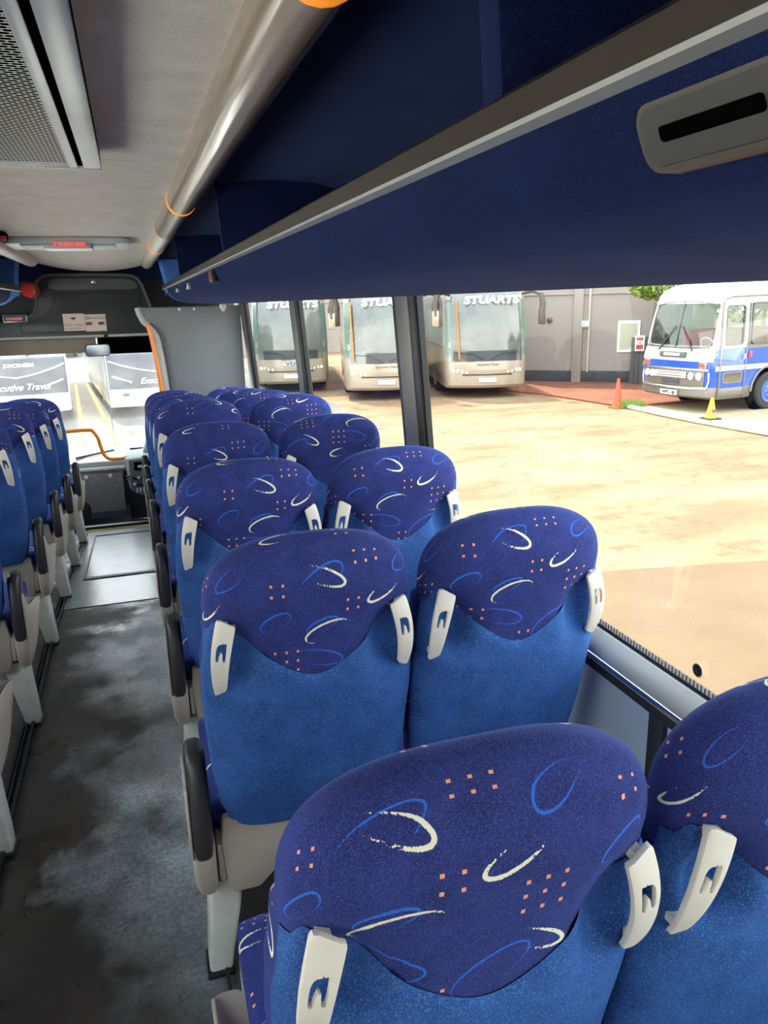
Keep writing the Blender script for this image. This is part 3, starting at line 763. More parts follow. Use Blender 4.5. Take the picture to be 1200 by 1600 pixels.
def seat_proto(kind, aisle_sign):
    """kind 'aisle' has armrest and pedestal on side aisle_sign (-1 = low x)"""
    t = empty('coach_seat', (0, 0, 0))
    P = {}
    link('backrest', ME['back'], 'moquette', t)
    link('back_shell', ME['shell'], 'shell', t)
    link('grab_handle', ME['hL'], 'cream', t); link('grab_handle', ME['hR'], 'cream', t)
    link('seat_cushion', ME['cush'], 'moquette', t)
    # cream moulded base: rear apron with curved cut-out plus side skirts
    b = MB()
    out = [(-.205, .470), (.205, .470), (.212, .40), (.205, .30), (.19, .262), (.13, .262), (.09, .300), (0, .318), (-.09, .300), (-.13, .262), (-.19, .262), (-.205, .30), (-.212, .40)]
    b.prism(out, 'y', .125, .150, .008)
    b.box(-.222, -.205, .13, .60, .30, .40, .006); b.box(.205, .222, .13, .60, .30, .40, .006)
    b.done('seat_base', 'greige', t)
    b = MB(); b.box(-.215, .215, .16, .58, .335, .375, .004); b.done('seat_pan', 'frame', t)
    if kind == 'aisle':
        s = aisle_sign
        # armrest: black pad standing in a cream cup
        c = empty_part = None
        pad = []
        for u in (0, .004, .015, .035, .07, .15, .25, .35, .45, .55, .65, .75, .85, .93, .965, .985, .996, 1):
            z = .385+.265*u; yy = .105+.035*u-.02*math.sin(u*PI)
            w = .0235*(1-abs(2*u-1)**16)**.45+.0005; d = .050*(1-abs(2*u-1)**14)**.45+.0005
            pad.append([(s*.252+w*math.copysign(abs(math.cos(a))**.6, math.cos(a)), yy+.03+d*math.copysign(abs(math.sin(a))**.7, math.sin(a)), z) for a in [2*PI*j/20 for j in range(20)]])
        b = MB(); b.loft(pad); arm = b.done('armrest', 'blackpad', t)
        b = MB(); cup = []
        for z, w0, w1, yb, yf in ((.262, .236, .250, .16, .26), (.275, .229, .268, .125, .30), (.31, .226, .276, .105, .36), (.38, .226, .279, .095, .46), (.425, .226, .280, .092, .50)):
            Pq = rounded(min(s*w0, s*w1), max(s*w0, s*w1), yb, yf, min(.018, abs(w1-w0)/2.1), 4)
            cup.append([(x, y, z) for x, y in Pq])
        b.loft(cup)
        b.done('armrest_cup', 'greige', arm)
        b = MB(); b.prism([(.092, .40), (.50, .40), (.49, .43), (.40, .455), (.28, .475), (.20, .50), (.15, .545), (.12, .575), (.105, .575), (.095, .5)], 'x', s*.2745, s*.2815, .003); b.done('armrest_shell', 'greige', arm)
        # pedestal leg
        b = MB(); rings = []
        for z, xc, hw_, y0, y1 in ((.005, .236, .028, .17, .235), (.05, .232, .030, .165, .245), (.18, .215, .036, .155, .265), (.285, .205, .040, .150, .28)):
            rings.append([(x, y, z) for x, y in rounded(s*xc-hw_, s*xc+hw_, y0, y1, .010, 3)])
        b.loft(rings); b.done('pedestal', 'leg', t)
        b = MB(); b.box(s*.236-.034, s*.236+.034, .155, .25, 0, .010, .003); b.done('foot_plate', 'black', t)
    else:
        b = MB(); b.box(-.2, .2, .30, .36, .30, .34, .004); b.done('cross_bar', 'frame', t)
    return t
def copy_tree(o, parent=None):
    c = o.copy(); COL.objects.link(c)
    if parent: c.parent = parent
    for ch in list(o.children): copy_tree(ch, c)
    return c
SEATDZ = lambda y: zfloor(y)
S0, P0 = .7972, .6332
offs = {('A', 0): (.25, .220), ('A', 1): (.12, .256), ('W', 1): (.175, .226), ('A', 2): (.11, .250), ('W', 2): (.175, .220), ('W', 0): (.13, .23)}
ord_ = ['nearest', 'second', 'third', 'fourth', 'fifth', 'sixth', 'seventh', 'frontmost']
lab_A = ['blue coach seat filling the foreground at bottom centre, nearest of all',
         'blue aisle seat right behind the big foreground seat, second in the centre column',
         'blue aisle seat, third from the camera in the column right of the aisle',
         'blue aisle seat, fourth from the camera in the column right of the aisle',
         'blue aisle seat, fifth from the camera in the column right of the aisle',
         'blue aisle seat, sixth from the camera in the column right of the aisle',
         'blue aisle seat, next to last towards the front, right of the aisle, nearly hidden',
         'blue aisle seat, frontmost right of the aisle, by the orange pole']
lab_W = ['shaded blue window seat cropped by the lower right corner of the photo',
         'blue window seat before the sill panel, second from the camera beside the right windows',
         'blue window seat, third from the camera beside the right windows',
         'blue window seat, fourth from the camera beside the right windows',
         'blue window seat, fifth from the camera beside the right windows',
         'blue window seat, sixth from the camera beside the right windows',
         'blue window seat, next to last towards the front by the right windows, mostly hidden',
         'blue window seat, frontmost by the right windows, against the grey partition']
lab_L = {1: 'blue seat left of the aisle, nearest, only its cream side at the left edge', 2: 'blue seat left of the aisle, second from the camera, armrest at the left edge',
         3: 'blue seat left of the aisle, third from the camera, grip cut by the left edge', 4: 'blue seat left of the aisle, fourth from the camera, with a full grip in view',
         5: 'blue seat left of the aisle, third from the front', 6: 'blue seat left of the aisle, second from the front', 7: 'blue seat left of the aisle, frontmost, beside the orange handrail'}
pa = seat_proto('aisle', -1); pw = seat_proto('window', 1); pl = seat_proto('aisle', 1)
used = set()
def put_seat(proto, x, y, label, group, off, dz=None):
    o = proto if proto.name not in used else copy_tree(proto)
    used.add(proto.name); used.add(o.name)
    o.location = (x, y, SEATDZ(y) if dz is None else dz); tag(o, label, 'seat', group)
    for ch in o.children: ch.color = (off[0], off[1], 0, 1)
    return o
for k in range(8):
    y = P0+S0*k
    put_seat(pa, rx(.291, y), y, lab_A[k], 'coach seats in the column right of the aisle', offs.get(('A', k), (random.random()*.36, random.random()*.36)))
    put_seat(pw, rx(.748, y), y, lab_W[k], 'coach seats beside the right windows', offs.get(('W', k), (random.random()*.36, random.random()*.36)))
for n, k in enumerate(range(1, 8)):
    y = P0+S0*k-.15+.0
    put_seat(pl, -.771, y, lab_L[k], 'coach seats left of the aisle', (random.random()*.36, random.random()*.36))

# ------------------------------------------------------------------ front of the coach
def front():
    # header moulding over the windscreen with shoulders
    e = empty('front_header', (0, 8.0, EYE), 'dark grey moulded header locker above the windscreen', 'header panel')
    outl = [(-1.48, -.27), (1.0, -.27), (1.0, -.05), (.30, -.05), (.20, -.02), (.165, .10), (.135, .21), (.10, .27), (.04, .298), (-.04, .305), (-.66, .312), (-.74, .298), (-.79, .26), (-.81, .20), (-.82, .05), (-.85, -.03), (-.92, -.075), (-1.02, -.09), (-1.48, -.09)]
    b = MB(); b.prism(outl, 'y', 0, .45, .018, 3); b.done('header_shell', 'dark2', e)
    rim = outl[3:18]
    b = MB(); b.tube([(x, -.004, z) for x, z in [(.30, -.05)]+rim[1:]], .016, 8); b.done('header_rim', 'dark', e)
    b = MB(); b.prism([(-.70, .19), (-.60, .175), (.06, .175), (.10, .19), (.08, .25), (.0, .275), (-.62, .282), (-.69, .26)], 'y', -.015, .02, .008); b.done('top_ledge', 'dark', e)
    door = [(-.98, -.21), (.14, -.21), (.12, .0), (.09, .145), (-.62, .150), (-.68, .10), (-.70, .02), (-.76, -.05), (-.86, -.09), (-.98, -.11)]
    b = MB(); b.prism(door, 'y', -.012, .01, .006); b.done('locker_door', 'dark2', e)
    for x in (-.60, .02):
        b = MB(); b.box(x-.008, x+.008, -.018, -.008, .03, .12, .003); b.done('rib', 'black', e)
    b = MB(); b.lathe([(.022, -.022), (.022, -.03), (.014, -.036), (.004, -.038)], (-.30, 0, .245), 'y', 16); b.done('lock', 'chrome', e)
    b = MB(); b.box(-1.48, -.26, -.012, .03, -.262, -.238, .006); b.box(-.22, .26, -.012, .03, -.262, -.238, .006); b.done('lower_bead', 'lightgrey', e)
    # stickers
    s = empty('notice_sticker', (-.515, 7.984, EYE-.118), 'pale notice sticker about CCTV, left half of the pair on the header', 'sticker')
    b = MB(); b.box(-.09, .098, 0, .003, -.078, .078); b.done('sheet', 'stickerpink', s, smooth=False)
    text('CCTV is fitted', .028, 'dark', s, T_(0, -.001, -.025), ext=.0005); text('in this vehicle', .026, 'dark', s, T_(0, -.001, -.055), ext=.0005)
    b = MB(); b.box(-.02, .02, -.001, 0, .028, .045); b.box(-.005, .005, -.001, 0, .018, .03); b.done('camera_symbol', 'dark', s, smooth=False)
    s = empty('notice_sticker', (-.32, 7.984, EYE-.128), 'pale no smoking sticker with red symbols, right half of the pair on the header', 'sticker')
    b = MB(); b.box(-.094, .094, 0, .003, -.078, .078); b.done('sheet', 'stickerpink', s, smooth=False)
    text('No Smoking', .030, 'dark', s, T_(.02, -.001, .045), ext=.0005)
    b = MB(); b.tube([(-.072+.014*math.cos(a), -.001, .045+.014*math.sin(a)) for a in [2*PI*j/16 for j in range(16)]], .0025, 6, closed=True); b.tube([(-.08, -.001, .037), (-.064, -.001, .053)], .0022, 6); b.done('symbol_ring', 'dark', s)
    for x in (-.055, .045):
        b = MB(); b.box(x-.022, x+.022, -.001, 0, -.02, .008); b.done('symbol_block', 'dark', s, smooth=False)
        b = MB(); b.box(x+(-.035 if x < 0 else .022), x+(-.022 if x < 0 else .035), -.001, 0, -.02, .008); b.done('symbol_end', 'red', s, smooth=False)
    # blind and dark visor
    b = MB(); b.box(-1.48, -.34, 8.10, 8.13, EYE-.40, EYE-.26, .006); b.tube([(-1.48, 8.11, EYE-.395), (-.34, 8.11, EYE-.395)], .014, 10)
    tag(b.done('sun_blind', 'brown'), 'brownish roller blind pulled down a little at the windscreen top', 'blind')
    b = MB(); b.box(-.335, .95, 8.10, 8.13, EYE-.43, EYE-.26, .006); tag(b.done('sun_visor', 'slot'), 'black visor panel at the windscreen top on the driver side', 'visor')
    # interior mirror
    m = empty('interior_mirror', (-.33, 8.0, EYE-.385), 'rounded rear view mirror hanging under the header', 'mirror', rz=.2)
    b = MB(); b.prism(rounded(-.115, .115, -.058, .058, .03), 'y', 0, .03, .008); b.done('mirror_housing', 'dark', m)
    b = MB(); b.prism(rounded(-.105, .105, -.049, .049, .025), 'y', -.004, .002); b.done('mirror_glass', 'mirrorface', m)
    b = MB(); b.tube([(0, .02, .05), (.0, .02, .13)], .010, 8); b.done('mirror_stem', 'alu', m)
    # front wall frame and windscreen
    r_ = empty('window_9', kind='structure')
    zt, zb = EYE-.20, .13
    b = MB(); b.prism([(8.72, zb), (8.73, zb), (8.50, zt+.1), (8.49, zt+.1)], 'x', -1.48, 1.02); b.done('windscreen_pane', 'wsglass', r_, smooth=False)
    b = MB(); b.tube([(-.30, 8.715, zb), (-.305, 8.49, zt)], .004, 8); b.done('centre_seam', 'lightgrey', r_)
    b = MB(); b.box(-1.5, 1.05, 8.45, 8.8, EYE-.18, 2.12); b.box(-1.5, 1.05, 8.70, 8.85, -.6, .13); b.done('surround', 'dark2', r_, smooth=False)
    # dashboard
    d = empty('dashboard', (0, 0, 0), 'pale grey dashboard shelf below the windscreen', 'dashboard')
    b = MB(); b.prism([(8.0, .08), (8.0, .13), (8.10, .165), (8.45, .185), (8.70, .16), (8.70, .05)], 'x', -1.45, -.15, .01); b.done('dash_top', 'dashlight', d)
    b = MB(); b.prism([(7.97, .02), (8.05, .02), (8.05, .085), (7.95, .085), (7.93, .06)], 'x', -1.4, -.2, .01); b.done('dash_lip', 'lightgrey', d)
    b = MB(); b.tube([(-.66, 8.08, .175), (-.50, 8.16, .185), (-.30, 8.25, .20)], .012, 8); b.done('dash_rail', 'dark', d)
    # toe panel with pimpled sheet
    p = empty('kick_board', (0, 7.9, 0), 'grey pimpled kick panel with two white screw caps under the dashboard', 'panel')
    b = MB(); b.box(-.98, -.225, 0, .06, -.42, .07, .008); b.done('panel_board', 'dark', p)
    b = MB(); b.prism([(-.66, .045), (-.235, .03), (-.235, -.35), (-.56, -.35), (-.575, -.26), (-.60, -.24), (-.66, -.235)], 'y', -.012, .005, .003); b.done('pimpled_sheet', 'tread', p)
    b = MB(); b.prism(rounded(-.66, -.575, -.40, -.245, .03), 'y', -.02, .005, .006); b.done('foot_recess', 'dark2', p)
    for x in (-.575, -.35):
        b = MB(); b.lathe([(.020, -.010), (.020, -.022), (.010, -.028), (.002, -.029)], (x, 0, .012), 'y', 14); b.done('screw_cap', 'white', p)
    b = MB(); b.box(-.20, .30, 8.0, 8.05, -.48, .1); tag(b.done('bulkhead_panel', 'dark2', smooth=False), 'dark flat bulkhead under the driver console', 'panel')
    # driver console
    c = empty('driver_console', (0, 0, 0), 'grey driver console box with dark radio and switches', 'console')
    b = MB(); b.prism([(-.19, .23), (.42, .26), (.42, -.12), (-.08, -.13), (-.17, -.06)], 'y', 7.5, 8.0, .015); b.done('console_body', 'dashlight', c)
    b = MB(); b.prism([(-.155, .215), (.42, .24), (.42, -.11), (-.10, -.11), (-.155, -.05)], 'y', 7.485, 7.51, .004); b.done('console_fascia', 'dark', c)
    b = MB(); b.box(-.11, .2, 7.47, 7.49, .12, .20, .004); b.done('radio', 'slot', c)
    b = MB(); b.box(-.08, -.02, 7.464, 7.475, .145, .170, .002); b.done('radio_display', 'lightgrey', c)
    for i in range(3):
        for j in range(2):
            b = MB(); b.lathe([(.016, 0), (.014, -.02), (.004, -.022)], (-.125+i*.045, 7.487, .05-j*.06), 'y', 12); b.done('knob', 'lightgrey' if (i+j) % 2 else 'black', c)
    for i in range(6):
        b = MB(); b.box(-.115+i*.03, -.097+i*.03, 7.475, 7.49, -.10, -.05, .003); b.done('switch', 'lightgrey', c)
    for i in range(5):
        b = MB(); b.box(-.195+i*.006, -.160, 7.492, 7.502, .06-i*.03, .072-i*.03, .002); b.done('louvre', 'dark', c)
    b = MB(); b.prism([(-.02, .24), (.22, .25), (.20, .40), (.05, .41)], 'y', 7.75, 7.95, .01); b.done('instrument_pod', 'dashlight', c)
    b = MB(); b.prism([(.04, .27), (.16, .28), (.14, .38), (.07, .38)], 'y', 7.735, 7.752, .002); b.done('pod_panel', 'orange', c)
    # orange handrail loop
    pts = [(-.74, 7.62, .35), (-.735, 7.61, .46), (-.705, 7.6, .505), (-.66, 7.6, .513), (-.48, 7.6, .513), (-.44, 7.6, .495), (-.405, 7.6, .43), (-.395, 7.6, .37), (-.37, 7.6, .275), (-.33, 7.6, .232), (-.27, 7.6, .222), (-.17, 7.62, .222)]
    # smooth by Catmull-Rom
    sm = []
    for i in range(len(pts)-1):
        p0 = Vector(pts[max(0, i-1)]); p1 = Vector(pts[i]); p2 = Vector(pts[i+1]); p3 = Vector(pts[min(len(pts)-1, i+2)])
        for k in range(5):
            t = k/5; sm.append(.5*((2*p1)+(p2-p0)*t+(2*p0-5*p1+4*p2-p3)*t*t+(3*p1-p0-3*p2+p3)*t**3))
    sm.append(Vector(pts[-1]))
    b = MB(); b.tube([(-.74, 7.62, -.3)]+sm, .0165, 12); tag(b.done('handrail', 'orange'), 'orange bent handrail by the entrance steps', 'handrail')
    # driver partition, right
    q = empty('driver_partition', (0, 7.3, EYE), 'grey partition wall behind the driver at the front right', 'partition')
    edge = [(.045, .0), (.055, -.05), (.085, -.12), (.14, -.17), (.185, -.25), (.205, -.42), (.225, -.7), (.235, -1.25)]
    b = MB(); b.prism(edge+[(.96, -1.25), (.96, .0)], 'y', 0, .05, .006); b.done('partition_board', 'grey', q)
    b = MB(); b.tube([(x+.02, .01, z) for x, z in edge], .028, 10); b.done('partition_rim', 'lightgrey', q)
    b = MB(); b.tube([(x+.075, -.004, z-.02) for x, z in edge[2:]], .012, 8); b.done('rim_bead', 'dark', q)
    for x in (.42, .55):
        b = MB(); b.lathe([(.012, -.004), (.008, -.009)], (x, 0, -.022), 'y', 10); b.done('rivet', 'white', q)
    b = MB(); b.tube([(.135, 7.22, EYE-.15), (.155, 7.22, EYE-.24), (.185, 7.22, EYE-.5), (.20, 7.22, EYE-.75), (.205, 7.22, .02)], .0185, 12)
    tag(b.done('grab_pole', 'orange'), 'orange upright grab pole on the edge of the grey partition', 'pole')
    # left side front: door pillar area
    b = MB(); b.box(-1.53, -1.485, 7.45, 8.7, -.5, 2.1); tag(b.done('wall_front_left', 'dark2', smooth=False), kind='structure')
    # dark box end on left rack, red bell, labels
    b = MB(); b.lathe([(.005, -.03), (.045, -.03), (.062, -.01), (.062, .36), (.045, .379), (.005, .379)], (-.83, 7.62, EYE+.17), 'y', 18)
    tag(b.done('fire_extinguisher', 'red'), 'round red canister end beside the left rack', 'extinguisher')
    b = MB(); b.box(-1.115, -.91, 7.96, 8.0, EYE-.104, EYE-.038, .004)
    d_ = b.done('display_box', 'alu'); tag(d_, 'small silver framed digital display under the left rack', 'display')
    b = MB(); b.box(-1.105, -.92, 7.952, 7.961, EYE-.096, EYE-.046); b.done('display_face', 'black', d_, smooth=False)
    b = MB(); b.box(-1.09, -.95, 7.950, 7.953, EYE-.085, EYE-.058); b.done('display_digits', 'red', d_, smooth=False)
    s = empty('ceiling_lamp', (-.69, 4.95, 2.018), 'small dark and red lamp on the ceiling at the left edge', 'lamp')
    b = MB(); b.box(-.08, .08, -.06, .06, -.04, .004, .008); b.done('lamp_body', 'slot', s)
    b = MB(); b.box(-.075, .085, -.075, -.058, -.045, -.02, .006); b.done('red_lens', 'red', s)
front()

# ------------------------------------------------------------------ outside
def slab(name, pts, z0, z1, m, kind='structure'):
    b = MB(); b.prism(pts, 'z', z0, z1); return tag(b.done(name, m, smooth=False), kind=kind)
slab('ground', [(-60, -40), (90, -40), (90, 110), (-60, 110)], GROUND-.3, GROUND, 'yard')
slab('ground_slab', [(1.6, -30), (40, -30), (40, 4.9), (6.53, 6.48), (3.42, 7.08), (1.6, 7.45)], GROUND, GROUND+.004, 'slab')
slab('ground_bounce_yard', [(-59, -39), (1.6, -39), (1.6, 9.2), (2.6, 9.2), (2.6, 95), (-59, 95)], GROUND, GROUND+.004, 'bounce_yard')  # pale ground ahead, extended unseen beside and behind to bounce light onto the ceiling
slab('ground_lane', [(-40, 17.2), (5.5, 17.2), (5.5, 95), (-40, 95)], GROUND+.004, GROUND+.008, 'lane')
slab('ground_gravel', [(10.6, 26.0), (11.25, 23.0), (11.9, 21.2), (12.1, 19.7), (12.35, 17.6), (26, 16.8), (26, 18), (13.2, 25.4), (12.4, 26)], GROUND, GROUND+.05, 'gravel')
slab('ground_apron', [(12.45, 17.45), (12.35, 14.7), (12.5, 12.6), (13.5, 10.5), (40, 10.5), (40, 18.4), (13.3, 18.4)], GROUND, GROUND+.03, 'apron')
b = MB(); b.tube([(12.42, 17.5, GROUND+.05), (12.32, 16.2, GROUND+.05), (12.33, 14.7, GROUND+.05), (12.48, 12.6, GROUND+.05), (13.4, 10.5, GROUND+.05)], [.10, .08, .09, .08, .09], 8, flat=.6)
tag(b.done('kerb', 'kerb'), 'crumbling pale kerb in front of the blue and white bus', 'kerb')
for i, (a, c) in enumerate((((-2.35, 33), (-1.22, 17.5)), ((-1.92, 33), (-.53, 17.5)))):
    b = MB(); dx = .05; b.prism([(a[0]-dx, a[1]), (a[0]+dx, a[1]), (c[0]+dx, c[1]), (c[0]-dx, c[1])], 'z', GROUND+.008, GROUND+.020)
    tag(b.done('parking_line', 'lineyellow', smooth=False), ['yellow painted line on the yard ahead, beside the left coach', 'yellow painted line on the yard ahead, beside the right coach'][i], 'painted line', 'yellow lines on the yard')

# warehouse wall
def shed():
    root = empty('warehouse', (13.09, 25.08, GROUND), 'long grey clad warehouse wall across the yard', 'warehouse', rz=math.atan2(-2.63, 3.17))
    b = MB(); b.box(-.6, 5.6, 0, .3, .42, 5.2); b.done('cladding', 'shed', root, smooth=False)
    b = MB(); b.box(-.6, 5.6, -.03, .25, 0, .43, .01); b.done('plinth', 'plinth', root)
    for x in (-.4, 1.98, 5.4):
        b = MB(); b.box(x-.16, x+.16, -.12, 0, 0, 5.2, .01); b.done('pilaster', 'shed', root)
    b = MB(); b.box(-.6, 5.6, -.05, 0, 2.98, 3.03, .005); b.done('rail', 'shed', root)
    b = MB(); b.tube([(2.35, -.06, .4), (2.35, -.06, 5)], .035, 8); b.done('pipe', 'greige', root)
    b = MB(); b.box(2.10, 2.38, -.14, -.03, 1.9, 2.12, .02); b.done('junction_box', 'lightgrey', root)
    w = MB(); w.box(3.30, 4.02, -.05, 0, 1.06, 2.10, .01); wf = w.done('window_frame', 'white', root)
    w = MB(); w.box(3.38, 3.94, -.06, -.045, 1.14, 2.02); w.done('window_pane', basic('frosted_pane', (166, 164, 138), .3), wf, smooth=False)
    b = MB(); b.lathe([(.10, 0), (.10, -.05), (.05, -.08), (.01, -.085)], (1.0, 0, 2.15), 'y', 14); b.done('wall_lamp', 'bronze', root)
    fw = empty('far_warehouse', (-6, 47, GROUND), 'pale distant shed wall glimpsed in the gaps behind the silver coaches', 'warehouse')
    b = MB(); b.box(10, 46, 0, .3, 0, 5.0); b.done('cladding', 'shed', fw, smooth=False)
    b = MB(); b.box(10, 46, -.06, 0, 2.9, 3.0, .01); b.done('rail', 'shed', fw)
    f = empty('fence_board', (15.75, 22.35, GROUND+.05), 'dark weathered board gate leaning beside the warehouse window', 'fence', rz=math.atan2(-2.63, 3.17))
    b = MB()
    for k in range(9): b.box(k*.145, k*.145+.135, -.03, .03, 0, 1.52+.02*(k % 2), .006)
    b.done('boards', 'fence', f)
    b = MB(); b.box(0, 1.3, .03, .08, .3, .4); b.box(0, 1.3, .03, .08, 1.1, 1.2); b.done('battens', 'fence', f)
    s = empty('warning_sign', (15.90, 22.10, GROUND+1.38), 'small white sign with red print fixed above the dark boards', 'sign', rz=math.atan2(-2.63, 3.17))
    b = MB(); b.box(-.15, .15, 0, .02, -.25, .25, .004); b.done('sign_plate', 'white', s)
    b = MB(); b.box(-.11, .11, -.006, 0, .10, .19); b.box(-.11, .11, -.006, 0, -.19, -.04); b.done('red_print', 'red', s, smooth=False)
    b = MB(); b.tube([(.05, -.006, .07), (-.05, -.006, .03), (.06, -.006, -.02)], .012, 6); b.done('arrow', 'blackpaint', s)
shed()

# trees
def tree(name, loc, h, crown, label, n=2600, dens=.16):
    e = empty(name, loc, label, 'tree')
    b = MB(); b.tube([(0, 0, 0), (.05, .05, h*.4), (-.05, 0, h*.75)], [.16, .12, .05], 10)
    for k in range(7):
        a = k*.9; b.tube([(0, 0, h*(.35+.05*k)), (math.cos(a)*.9, math.sin(a)*.9, h*(.5+.05*k)), (math.cos(a)*1.7, math.sin(a)*1.7, h*(.58+.05*k))], [.06, .04, .015], 6)
    b.done('trunk', 'bark', e)
    bm = bmesh.new()
    for i in range(n):
        c = random.choice(crown)
        d = Vector((random.gauss(0, 1), random.gauss(0, 1), random.gauss(0, 1))).normalized()*random.uniform(.45, 1)
        p = Vector((c[0]+d.x*c[3], c[1]+d.y*c[3], c[2]+d.z*c[4]))
        s = random.uniform(.6, 1.2)*dens
        nrm = Vector((random.gauss(0, 1), random.gauss(0, 1), random.gauss(.4, 1))).normalized(); t1 = nrm.orthogonal().normalized(); t2 = nrm.cross(t1)
        vs = [bm.verts.new(p+t1*s*.5), bm.verts.new(p+t2*s*.28+nrm*s*.06), bm.verts.new(p-t1*s*.5), bm.verts.new(p-t2*s*.28+nrm*s*.06)]
        bm.faces.new(vs)
    me = bpy.data.meshes.new('foliage'); bm.to_mesh(me); bm.free(); link('foliage', me, 'leaf', e, False)
tree('tree', (19.6, 21.4, GROUND), 5.5, [(-4.6, -.9, 3.15, .7, .34), (-4.0, -.9, 3.02, .8, .36), (-3.4, -.8, 3.0, .8, .40), (-3.0, -.8, 2.95, .8, .42), (-2.5, -.6, 3.05, .9, .5), (-2.2, -.6, 3.5, .9, .7), (-1, 0, 3.6, 1.2, .9), (0, 0, 4.2, 1.5, 1.2), (1.4, .3, 3.6, 1.5, 1.4), (0, .2, 2.8, 1.3, 1.0)], 'bright green tree overhanging the warehouse above the old bus', 6800, .2)
tree('tree', (24.5, 21.0, GROUND), 5.5, [(0, 0, 3.6, 2.2, 1.8), (-2, 0, 3.0, 1.8, 1.5), (2.4, 0, 3.0, 2, 1.7), (-1, 0, 1.6, 1.8, 1.2), (1.5, 0, 1.5, 2, 1.2)], 'green tree seen through the windows of the old bus', 5200, .22)
# grass tuft by the orange cone
bm = bmesh.new()
for i in range(420):
    a = random.uniform(0, 2*PI); r_ = .75*math.sqrt(random.random()); x, y = 12.55+r_*math.cos(a)*.62, 17.75+r_*math.sin(a)*.42; h = random.uniform(.05, .20)
    dx, dy = random.uniform(-.05, .05), random.uniform(-.05, .05)
    bm.faces.new([bm.verts.new((x-.012, y, GROUND+.03)), bm.verts.new((x+.012, y, GROUND+.03)), bm.verts.new((x+dx, y+dy, GROUND+.05+h))])
me = bpy.data.meshes.new('grass'); bm.to_mesh(me); bm.free(); tag(link('grass', me, 'grass', None, False), 'tuft of green grass around the orange cone', 'grass', kind='stuff')

def cone(loc, h, m, label, band=None):
    e = empty('traffic_cone', loc, label, 'traffic cone')
    b = MB(); b.box(-.18, .18, -.18, .18, 0, .035, .012); b.done('cone_base', 'tyre' if band else m, e)
    b = MB(); b.lathe([(.135, .03), (.12, .06), (.035, h-.02), (.028, h), (.01, h)], n=20); b.done('cone_body', m, e)
    if band:
        b = MB(); b.box(-.045, .045, -.105, -.060, h*.30, h*.48, .01, rot=((0, -.08, h*.4), -.2, 'X')); b.done('cone_mark', 'purple', e)
cone((12.22, 17.80, GROUND+.0), .78, 'coneorange', 'orange traffic cone on the grass tuft by the red gravel')
cone((12.9, 15.0, GROUND+.03), .50, 'coneyellow', 'small yellow cone with purple mark in front of the old bus', True)

# ---------- coach bodies
def plan(hw, L, cornr, bulge, z=0, rake=0, n=6, top=1.0):
    """closed plan outline, front faces -Y at y=0, body runs to +L; returns list, front first"""
    P = []
    hw = hw*top
    # front edge from left (-x) to right with bulge
    for k in range(13):
        u = -1+2*k/12; P.append((u*(hw-cornr), rake-bulge*(1-u*u)*1.0))
    for k in range(1, n+1):
        a = PI/2*k/n; P.append((hw-cornr+cornr*math.sin(a), rake+cornr-cornr*math.cos(a)))
    P.append((hw, L*.33)); P.append((hw, L*.66)); P.append((hw, L))
    P.append((-hw, L)); P.append((-hw, L*.66)); P.append((-hw, L*.33))
    for k in range(n):
        a = PI/2*k/n; P.append((-hw+cornr-cornr*math.cos(a), rake+cornr-cornr*math.sin(a)))
    return P
def body(levels, hw, L, cr_, bulge):
    """levels: list of (z, rake, widthfactor)"""
    b = MB(); b.loft([[(x, y, z) for x, y in plan(hw, L, cr_, bulge, z, rk, top=tp)] for z, rk, tp in levels]); return b
def patch(levels, hw, L, cr_, bulge, i0, i1, off, name, m, parent, th=.02):
    """open strip of the plan outline i0..i1 pushed outward by off, made solid"""
    b = MB(); rin, rout = [], []
    for z, rk, tp in levels:
        P = plan(hw, L, cr_, bulge, z, rk, top=tp); N = len(P); row, rowi = [], []
        for i in range(i0, i1+1):
            p = Vector(P[i % N]); a = Vector(P[(i-1) % N]); c = Vector(P[(i+1) % N]); t = (c-a).normalized(); nn = Vector((t.y, -t.x))
            q = p+nn*off; qi = p-nn*th; row.append((q.x, q.y, z)); rowi.append((qi.x, qi.y, z))
        rout.append(row+rowi[::-1])
    b.loft(rout); return b.done(name, m, parent)
def wheel(x, y, r, parent, hub='lightgrey', w=.26, rim=None):
    b = MB(); b.lathe([(r*.55, -w/2), (r*.92, -w/2), (r, -w/2+.04), (r, w/2-.04), (r*.92, w/2), (r*.55, w/2)], (x, y, r), 'x', 28); wh = b.done('wheel', 'tyre', parent)
    sg = 1 if x > 0 else -1
    b = MB(); b.lathe([(r*.64, sg*(w/2-.01)), (r*.62, sg*(w/2+.012)), (r*.56, sg*(w/2+.006)), (r*.40, sg*(w/2+.004)), (r*.22, sg*(w/2+.03)), (.02, sg*(w/2+.035))], (x, y, r), 'x', 24); b.done('hub', hub, wh)
    for k in range(8):
        a = 2*PI*k/8; b = MB(); b.lathe([(.018, sg*(w/2)), (.016, sg*(w/2+.022))], (x, y+r*.30*math.cos(a), r+r*.30*math.sin(a)), 'x', 8); b.done('wheel_nut', 'lightgrey', wh)
